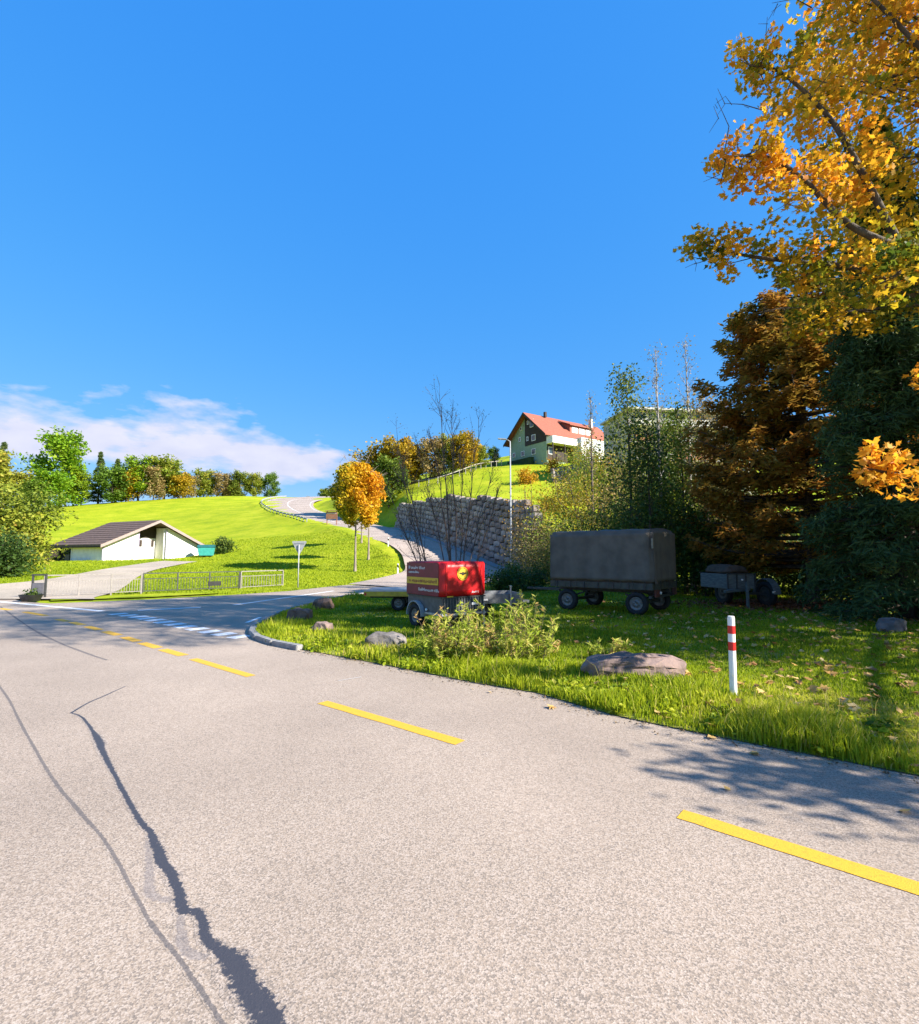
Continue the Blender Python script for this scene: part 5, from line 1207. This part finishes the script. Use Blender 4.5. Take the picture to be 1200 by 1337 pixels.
q = np.random.default_rng(3); hc = np.stack((q.uniform(-2.7, 2.7, 500), q.choice((-.5, .5), 500) * q.uniform(.7, 1, 500), q.uniform(0, 1.65, 500)), 1); hc[:200, 2] = 1.6; hc[:200, 1] = q.uniform(-.5, .5, 200)
o = link('foliage', np_mesh('foliage', *leaves(hc, .12, 5000, .2, 'rhomb', q.uniform(.3, .6, 500), .1, .2)), LM['mixed'], hg); o['kind'] = 'stuff'

# ---- house on the hill
M['pale_green'] = mat('pale_green', (.29, .37, .25), (.25, .32, .22), .85, 1.5)
M['roof_red'] = mat('roof_red', (.33, .10, .06), (.24, .075, .045), .8, 3, .5, 10)
M['glass'] = mat('glass', (.05, .07, .09), (.03, .04, .05), .08, 3, spec=.7)
hx = nrm(np.array((17.7, 11.8))); apex = at(688.5, 541, 105); HO = np.array((apex[0], apex[1], 21.2)); rzh = math.atan2(hx[1], hx[0])
zg = min(tz(HO[0], HO[1]), 22); hs_ = thing('hillside_house', 'three-storey house with red roof, dark timber gable and pale green walls on the hill', 'house', HO, rzh)
hux = np.array((*hx, 0)); huy = np.array((-hx[1], hx[0], 0))
def gable(px, py, x=0.0):
    d = ray(px, py); c = np.array((0, 0, H)); t = ((HO + hux * x - c) @ hux) / (d @ hux); q = c + d * t - HO; return q @ huy, q[2]
HW, HL, ZE, ZR = 5.7, 20.5, 5.2, apex[2] - HO[2]
zt = lambda y: ZR - (ZR - ZE) * abs(y) / HW
MB().prism([(0, HW, -3), (0, -HW, -3), (0, -HW, ZE), (0, 0, ZR), (0, HW, ZE)], (0, 0, 0), (HL, 0, 0)).build('wall', M['pale_green'], hs_)
yb_ = gable(685.5, 560)[0]; zl_ = gable(685.5, 583)[1]
MB().prism([(-.06, yb_, zl_), (-.06, -HW + .02, zl_), (-.06, -HW + .02, zt(HW) - .1), (-.06, 0, ZR - .1), (-.06, yb_, zt(yb_) - .1)], (0, 0, 0), (.05, 0, 0)).build('timber_cladding', M['timber'], hs_)
for s in (-1, 1):
    e = s * (HW + .9); z_e = zt(e)
    ro = MB().prism([(-1.2, 0, ZR), (-1.2, e, z_e), (-1.2, e, z_e + .25), (-1.2, 0, ZR + .28)], (0, 0, 0), (HL + 2.2, 0, 0)).build('roof', M['roof_red'], hs_)
    MB().prism([(-1.25, 0, ZR - .25), (-1.25, e, z_e - .25), (-1.25, e, z_e + .22), (-1.25, 0, ZR + .25)], (0, 0, 0), (.06, 0, 0)).build('barge_board', M['timber'], ro)
def hwin(px, py, w, h, name='window', x=-.08):
    y, z = gable(px, py); f = MB().box((x, y, z), (.06, w, h)).build(name, M['white_plastic'], hs_); MB().box((x - .025, y, z), (.04, w - .22, h - .22)).build('pane', M['glass'], f)
for px, py, w, h in [(694.5, 552.5, 1.1, 1.7), (697, 571.5, 1.2, 1.3), (689.5, 552, .5, .8), (689, 573, .6, .9), (680.5, 560, .6, .8), (679, 574, .6, 1.0), (671.5, 594.5, .9, 1.0), (683, 592.5, 1.1, 1.1), (697, 589.5, 1.2, 1.2)]: hwin(px, py, w, h)
# side towards the right: balcony, dark lower storey, white garden wall
MB().box((4.2, -HW - .9, 3.0), (8.6, 1.8, .25)).build('balcony_floor', M['plaster'], hs_); bal = MB().box((4.2, -HW - 1.78, 3.7), (8.6, .10, 1.1)).box((-.08, -HW - .9, 3.7), (.10, 1.66, 1.1)).build('balcony_parapet', M['plaster'], hs_)
MB().box((4.2, -HW - .04, 1.2), (8.2, .08, 3.2)).build('lower_front', M['timber'], hs_)
w_ = MB().box((.9, -HW - .12, 1.6), (1.1, .08, 1.5)).build('window', M['white_plastic'], hs_); MB().box((.9, -HW - .17, 1.6), (.85, .04, 1.25)).build('pane', M['glass'], w_)
for x in (.1, 3.4): MB().box((x, -HW - 1.6, 1.2), (.16, .16, 3.4)).build('balcony_post', M['timber'], hs_)
MB().box((11.5, -HW - 1.3, 2.2), (8.6, 2.4, 4.6)).build('annexe', mat('annexe', (.62, .64, .66), (.52, .54, .56), .85, 2), hs_)
MB().box((11.5, -HW - 1.3, 4.55), (8.8, 2.6, .14)).build('annexe_coping', M['plaster'], hs_)
# dormer in the right slope
dm = MB().prism([(8.0, -1.6, zt(1.6) - .3), (8.0, -4.3, zt(4.3) - .1), (8.0, -4.3, zt(4.3) + 1.7), (8.0, -1.6, zt(1.6) + .5)], (0, 0, 0), (7.0, 0, 0)).build('dormer', M['roof_red'], hs_)
MB().prism([(7.6, -1.3, zt(1.3) + .45), (7.6, -4.8, zt(4.3) + 1.6), (7.6, -4.8, zt(4.3) + 1.78), (7.6, -1.3, zt(1.3) + .65)], (0, 0, 0), (7.8, 0, 0)).build('dormer_roof', M['roof_red'], dm)
for x in (9.4, 11.5, 13.6): f = MB().box((x, -4.33, zt(4.3) + .8), (1.7, .08, 1.2)).build('dormer_window', M['white_plastic'], dm)
MB().box((4.5, -.6, ZR + .5), (.5, .5, 1.1)).build('chimney', M['timber'], hs_); MB().box((17.5, -1.5, ZR + .2), (.7, .7, 2.0)).build('chimney', M['plaster'], hs_)
MB().box((-1.2, 1.0, -.2), (.8, 7.5, 1.6)).build('foot_hedge', mat('hedge_dark', (.03, .06, .018), (.015, .03, .01), .9, 3, 1, 8), hs_)
# low stone wall below the house, fence on the slope
A_ = at(722, 624, 82); B_ = at(772, 620, 90); A_[2] = tz(A_[0], A_[1]); sw = thing('garden_wall', 'low pale stone wall on the slope right below the house', 'wall', A_, math.atan2(B_[1] - A_[1], B_[0] - A_[0]))
L_ = np.linalg.norm((B_ - A_)[:2]); q = np.random.default_rng(4)
bmz = [MB().box((0, 0, 0), (1, .5, .45)).mesh('stone', bevel=.05) for _ in range(3)]
for i, me in enumerate(bmz): me.materials.append(wc[(i + 1) % 4])
for rr_ in range(5):
    x = q.uniform(-.4, 0)
    while x < L_:
        w = q.uniform(.7, 1.3); wx = A_[0] + (B_ - A_)[0] * min(1, max(0, x / L_)); wy = A_[1] + (B_ - A_)[1] * min(1, max(0, x / L_)); o = link('stone', bmz[q.integers(3)], None, sw); o.location = (x + w / 2, 0, rr_ * .48 + tz(wx, wy) - A_[2]); o.scale = (w - .04, 1, 1); x += w
fa = [hit(508, 640, 70), hit(560, 634, 70), hit(600, 622, 70), hit(628, 612, 75), hit(655, 600.5 + 8, 80)]
fp = catmull(fa, 4); fn = thing('pasture_fence', 'thin wooden pasture fence climbing the slope towards the house', 'fence', fp[0])
fw = mat('fence_wood', (.38, .35, .30), (.28, .25, .22), .8, 5)
for i, c in enumerate(fp):
    z = tz(c[0], c[1]) - fp[0][2]; MB().box((c[0] - fp[0][0], c[1] - fp[0][1], z + .5), (.14, .14, 1.5)).build('post', fw, fn)
    if i:
        b = fp[i - 1]; zb_ = tz(b[0], b[1]) - fp[0][2]; MB().bar((b[0] - fp[0][0], b[1] - fp[0][1], zb_ + 1.1), (c[0] - fp[0][0], c[1] - fp[0][1], z + 1.1), .08, .12).build('rail', fw, fn)

# ---- apartment block glimpsed behind the trees
AO = at(905, 640, 78); AO[2] = tz(AO[0], AO[1]) - 1.0; ab = thing('apartment_block', 'pale flat-roofed apartment block with balconies glimpsed behind the trees', 'building', AO, math.radians(8))
top = at(905, 538, 78)[2] - AO[2]; nfl = int(round(top / 2.9)); fh_ = top / nfl
M['apt_trim'] = mat('apt_trim', (.48, .47, .46), (.4, .39, .38), .8, 2); M['apt'] = mat('apt', (.42, .38, .34), (.34, .31, .28), .85, 1.5); M['terracotta'] = mat('terracotta', (.55, .2, .12), (.45, .15, .09), .8, 2)
MB().box((0, 5, top / 2), (20, 9, top)).build('wall', M['apt'], ab)
MB().box((0, 4.6, top + .15), (21, 10.5, .3)).build('roof_slab', M['apt_trim'], ab)
for k in range(nfl):
    z = k * fh_
    MB().box((0, -.4, z + .12), (20.4, 1.8, .24)).build('balcony_slab', M['apt_trim'], ab)
    for j in range(3): MB().box((-6.8 + j * 6.8, -1.27, z + .68), (6.0, .08, .85)).build('balcony_parapet', M['terracotta'] if (k + j) % 3 == 0 else M['apt_trim'], ab)
    for j in range(6):
        f = MB().box((-8.2 + j * 3.3, .46, z + 1.5), (2.2, .1, 2.0)).build('window', M['white_plastic'], ab); MB().box((-8.2 + j * 3.3, .40, z + 1.5), (1.9, .05, 1.75)).build('pane', M['glass'], f)

# ---- tiny house far beyond the road top
p = at(392, 640, 230); p[2] = tz(p[0], p[1]); fh2 = thing('far_house', 'tiny white house far beyond the top of the road bend', 'house', p, .4)
MB().prism([(-2.4, -3, -2), (2.4, -3, -2), (2.4, -3, 3.4), (0, -3, 5.2), (-2.4, -3, 3.4)], (0, 0, 0), (0, 6, 0)).build('wall', M['plaster'], fh2)
for s_ in (-1, 1): MB().prism([(0, -3.3, 5.25), (s_ * 2.8, -3.3, 3.2), (s_ * 2.8, -3.3, 3.4), (0, -3.3, 5.45)], (0, 0, 0), (0, 6.6, 0)).build('roof', M['roof_brown'], fh2)
for x in (-1.1, 1.1): MB().box((x, -3.03, 1.6), (.9, .06, 1.2)).build('window', M['glass'], fh2)
# ------------------------------------------------------------------ grass, weeds, fallen leaves
LM['grass'] = leafmat('grass_blade', [(0, (.065, .12, .01)), (.35, (.22, .31, .012)), (.7, (.44, .49, .02)), (.88, (.58, .54, .08)), (1, (.58, .46, .18))], .5)
def blades(x, y, z, h, w, tint, rng, lean=.35, bend=.5):
    n = len(x); a = rng.uniform(0, 6.283, n); f = rng.uniform(0, 6.283, n)
    d = np.stack((np.cos(a), np.sin(a)), 1) * w[:, None] / 2; l = np.stack((np.cos(f), np.sin(f)), 1) * (h * rng.uniform(.1, 1, n) * lean)[:, None]
    b = np.stack((x, y), 1); v = np.zeros((n, 5, 3))
    v[:, 0, :2] = b - d; v[:, 1, :2] = b + d; v[:, 0, 2] = v[:, 1, 2] = z - .01
    v[:, 2, :2] = b + l * .45 + d * .75; v[:, 3, :2] = b + l * .45 - d * .75; v[:, 2, 2] = v[:, 3, 2] = z + h * .6
    v[:, 4, :2] = b + l * (1 + bend); v[:, 4, 2] = z + h
    i = np.arange(n)[:, None] * 5; tri = np.concatenate((i + np.array([[0, 1, 2]]), i + np.array([[0, 2, 3]]), i + np.array([[3, 2, 4]])), 1).reshape(-1, 3)
    return v.reshape(-1, 3), tri, np.repeat(np.clip(tint, 0, 1), 5)
r = np.random.default_rng(91)
# the verge: sample in picture-distance so that near grass is dense
N = 330000
yy = 3.2 * (31 / 3.2) ** r.uniform(0, 1, N) ** .95; xx = yy * r.uniform(-.42, 1.0, N)
keep = in_poly(xx, yy, VERGE); xx, yy = xx[keep], yy[keep]
ed = edge_dist(xx, yy, ROADSIDE)
bare = vnoise(xx, yy, 2.2, 12) + .5 * vnoise(xx, yy, 6, 13)
track = np.exp(-(((xx - 4.55) - (5.8 - yy) * .10) / .75) ** 2) * np.exp(-((yy - 5.7) / 1.4) ** 2)       # worn patch beside the post
gravel = np.exp(-(((xx - 4.5)) / .35) ** 2) * np.exp(-((yy - 4.55) / .6) ** 2)
keep = (r.uniform(0, 1, len(xx)) < np.clip(1.05 + bare * .8 - track * .95 - gravel * 1.2 - .25 * (ed < .12), .02, 1))
inlit = keep; xx, yy, ed, track = xx[keep], yy[keep], ed[keep], track[keep]
strip_ = np.exp(-((ed - .55) / .75) ** 2)                                   # taller along the road
tall = .06 + .17 * strip_ * np.clip(.5 + 1.25 * vnoise(xx, yy, 3, 14), .04, 1.7) * (1 - .6 * np.exp(-((xx - 3.55) ** 2 + (yy - 6.4) ** 2) / .12)) + .04 * np.clip(vnoise(xx, yy, 1.1, 15), -.4, 1) + .10 * (xx > 5) * strip_
h = tall * r.uniform(.55, 1.35, len(xx)) * (1 - .72 * track); w = (.006 + .0011 * yy) * r.uniform(.7, 1.4, len(xx))
ti = .40 + .28 * vnoise(xx, yy, 1.8, 16) + .26 * strip_ + .28 * track + r.normal(0, .13, len(xx))
g = link('verge_grass', np_mesh('verge_grass', *blades(xx, yy, verge_z(xx, yy), h, w, ti, r)), LM['grass']); tag(g, 'long grass and lawn of the verge with the parked trailers', 'grass', kind='stuff')
# lawn on the island by the hill road and round the railing
N = 120000
yy = 26 * (75 / 26) ** r.uniform(0, 1, N); xx = yy * r.uniform(-.92, -.02, N)
dr_ = np.full(N, 9.0); dm_ = np.min(np.hypot(xx[:, None] - RC[None, ::2, 0], yy[:, None] - RC[None, ::2, 1]), 1)
zt_ = terrain(xx, yy); onroad = in_poly(xx, yy, road_pts) | (dm_ < 4.4) | in_poly(xx, yy, [tuple(p[:2]) for p in DU] + [tuple(p[:2]) for p in DV[::-1]]) | (side(xx, yy)[0] > -.5)
bx = (xx - C_[0]) * ux[0] + (yy - C_[1]) * ux[1]; by = (xx - C_[0]) * uy[0] + (yy - C_[1]) * uy[1]
onroad |= (bx > -.3) & (bx < FL + .3) & (by > -.2) & (by < 12)
k = ~onroad; xx, yy, zt_ = xx[k], yy[k], zt_[k]
h = r.uniform(.05, .14, len(xx)); w = (.02 + .0011 * yy) * r.uniform(.7, 1.3, len(xx)); ti = .46 + .16 * vnoise(xx, yy, .5, 17) + .1 * vnoise(xx, yy, 2, 18) + r.normal(0, .08, len(xx))
g = link('meadow_grass', np_mesh('meadow_grass', *blades(xx, yy, zt_, h, w, ti, r)), LM['grass']); tag(g, 'short bright green lawn on the slope by the hill road', 'grass', kind='stuff')

# tall weeds in front of the trailers
def weed(lab, px, py, wpx, hpx, n, seed, group=None):
    q = np.random.default_rng(seed); p = gp(px, py); D = p[1]; p[2] = vz(p[0], p[1]); R, hh = wpx * D / F, hpx * D / F; tb, cl, dr, ti = [], [], [], []
    for i in range(n):
        a = q.uniform(0, 6.28); rad = R * math.sqrt(q.uniform(0, 1)); b = np.array((math.cos(a) * rad, math.sin(a) * rad * .6, -.03)); l = hh * q.uniform(.3, 1.0) ** 1.2 * (1 - .35 * (rad / R) ** 2) + .06
        d = np.array((math.cos(a) * .2 + q.normal(0, .16), math.sin(a) * .15 + q.normal(0, .16), 1)); t = np.linspace(0, 1, 6)[:, None]; P = b + d * l * t + np.array((q.normal(0, .1), q.normal(0, .1), 0)) * l * t ** 2
        tb.append((P, np.linspace(.006, .002, 6), 4)); tt = q.uniform(.3, .85)
        for f in np.linspace(.25, 1, 14):
            s0 = np.array([np.interp(f, t[:, 0], P[:, c]) for c in range(3)]); az_ = q.uniform(0, 6.28); o = np.array((math.cos(az_), math.sin(az_), .55)); cl.append(s0 + o * .05); dr.append(o); ti.append(tt + .15 * f)
    lv = leaves(np.array(cl), .012, len(cl) * 2, .13, 'lance', ti, .12, .1, dirs=np.array(dr), dnoise=.25, rng=q)
    return plant('weed_clump', lab, 'weeds', p, tb, lv, M['twig'], LM['weed'], group, crown='foliage', stem='stems')
weed('tall sunlit clump of pale green weeds in front of the trailers', 648, 864, 76, 76, 150, 1)
weed('lower yellowish weeds at the left foot of the tall weed clump', 592, 866, 40, 44, 50, 2)
weed('single tall weed stems at the right of the weed clump by the trailer gap', 687, 842, 16, 70, 9, 3)
weed('small yellow-green weeds behind the flat boulder', 795, 872, 20, 26, 16, 4)

# fallen leaves, scattered by the maple
LM['fallen'] = leafmat('fallen_leaf', [(0, (.30, .16, .06)), (.5, (.55, .33, .09)), (1, (.62, .45, .2))], .15)
n = 3600; xx = r.uniform(1, 13, n); yy = r.uniform(4.5, 16, n); k = in_poly(xx, yy, VERGE) & (xx > 2 + (yy - 8) * .15) & (r.uniform(0, 1, n) < np.clip((xx / yy) * 1.1, .03, 1)); xx, yy = xx[k], yy[k]
lv = leaves(np.stack((xx, yy, verge_z(xx, yy) + .07), 1), .01, len(xx), .11, 'maple', r.uniform(0, 1, len(xx)), .15, 1.0, rng=r)
o = link('fallen_leaves', np_mesh('fallen_leaves', *lv), LM['fallen']); tag(o, 'fallen maple leaves scattered on the shaded grass', 'leaves', kind='stuff')
pts = np.array([gp(*p) for p in [(714, 1) if False else (712, 1000), (997, 975), (605 + 345, 1032), (1070, 972), (770, 930), (640, 905), (930, 965), (1180, 1060), (985, 985), (1040, 1005), (720, 925)][1:]]); pts[:, 2] += .02
lv = leaves(pts, .004, len(pts), .11, 'maple', np.full(len(pts), .7), .15, 1.5, rng=r)
o = link('road_leaves', np_mesh('road_leaves', *lv), LM['fallen']); tag(o, 'few single leaves lying on the asphalt edge', 'leaves', kind='stuff')
n = 9000; q = r.normal(0, 1, (n, 2)) * np.array((2.2, 1.1)) + np.array((13.0, 18.6)); k = in_poly(q[:, 0], q[:, 1], VERGE); q = q[k]
lv = leaves(np.column_stack((q, verge_z(q[:, 0], q[:, 1]) + .05)), .02, len(q), .13, 'rhomb', r.uniform(.3, 1, len(q)), .1, .9, rng=r)
o = link('leaf_litter', np_mesh('leaf_litter', *lv), leafmat('litter', [(0, (.13, .05, .025)), (1, (.26, .10, .045))], .1)); tag(o, 'rust brown leaf litter under the brown conifer', 'leaves', kind='stuff')

# broad-leaved weeds and dry stalks among the verge grass
n = 420; t_ = r.uniform(0, 1, n); EP = np.array(ROADSIDE)[4:]; L_ = np.concatenate(([0], np.cumsum(np.linalg.norm(np.diff(EP, axis=0), axis=1))))
ex = np.interp(t_ * L_[-1], L_, EP[:, 0]) + r.normal(.35, .45, n); ey = np.interp(t_ * L_[-1], L_, EP[:, 1]) + r.normal(.35, .45, n)
k = in_poly(ex, ey, VERGE); ex, ey = ex[k], ey[k]; c3 = np.column_stack((ex, ey, verge_z(ex, ey) + .05))
lv = leaves(c3, np.array((.09, .09, .035)), 9000, .075, 'oval', r.uniform(.2, .75, len(ex)), .1, .35, rng=r)
o = link('verge_weeds', np_mesh('verge_weeds', *lv), LM['grass']); tag(o, 'low broad-leaved weeds along the edge of the verge', 'weeds', kind='stuff')
n = 1500; xx = r.uniform(-3, 8, n); yy = r.uniform(4, 13, n); k = in_poly(xx, yy, VERGE); xx, yy = xx[k], yy[k]; k = edge_dist(xx, yy, ROADSIDE) < 1.8; xx, yy = xx[k], yy[k]
o = link('dry_stalks', np_mesh('dry_stalks', *blades(xx, yy, verge_z(xx, yy), r.uniform(.15, .42, len(xx)), np.full(len(xx), .007), np.full(len(xx), .97), r, .6)), LM['grass']); tag(o, 'dry pale grass stalks along the verge', 'grass', kind='stuff')

# crumbs of soil and leaf along the asphalt edge
n = 2600; t_ = r.uniform(0, 1, n); ex = np.interp(t_ * L_[-1], L_, EP[:, 0]); ey = np.interp(t_ * L_[-1], L_, EP[:, 1]); sc2 = np.abs(r.normal(0, .14, n))
ex -= sc2 * .55; ey -= sc2 * .8
lv = leaves(np.column_stack((ex, ey, np.full(n, .012))), .004, n, .028, 'rhomb', r.uniform(0, 1, n), .1, .9, rng=r)
o = link('edge_debris', np_mesh('edge_debris', *lv), leafmat('debris', [(0, (.06, .045, .03)), (.6, (.16, .11, .06)), (1, (.34, .24, .12))], .05)); tag(o, 'crumbs of soil and dry leaf along the road edge', 'debris', kind='stuff')

# short dry tread beside the marker post
n = 9000; xx = r.normal(4.55, .55, n); yy = r.normal(5.75, .8, n); k = in_poly(xx, yy, VERGE); xx, yy = xx[k], yy[k]
o = link('trodden_grass', np_mesh('trodden_grass', *blades(xx, yy, verge_z(xx, yy), r.uniform(.02, .07, len(xx)), np.full(len(xx), .012), r.uniform(.6, 1, len(xx)), r, 1.2)), LM['grass']); tag(o, 'short dry trodden grass right of the marker post', 'grass', kind='stuff')
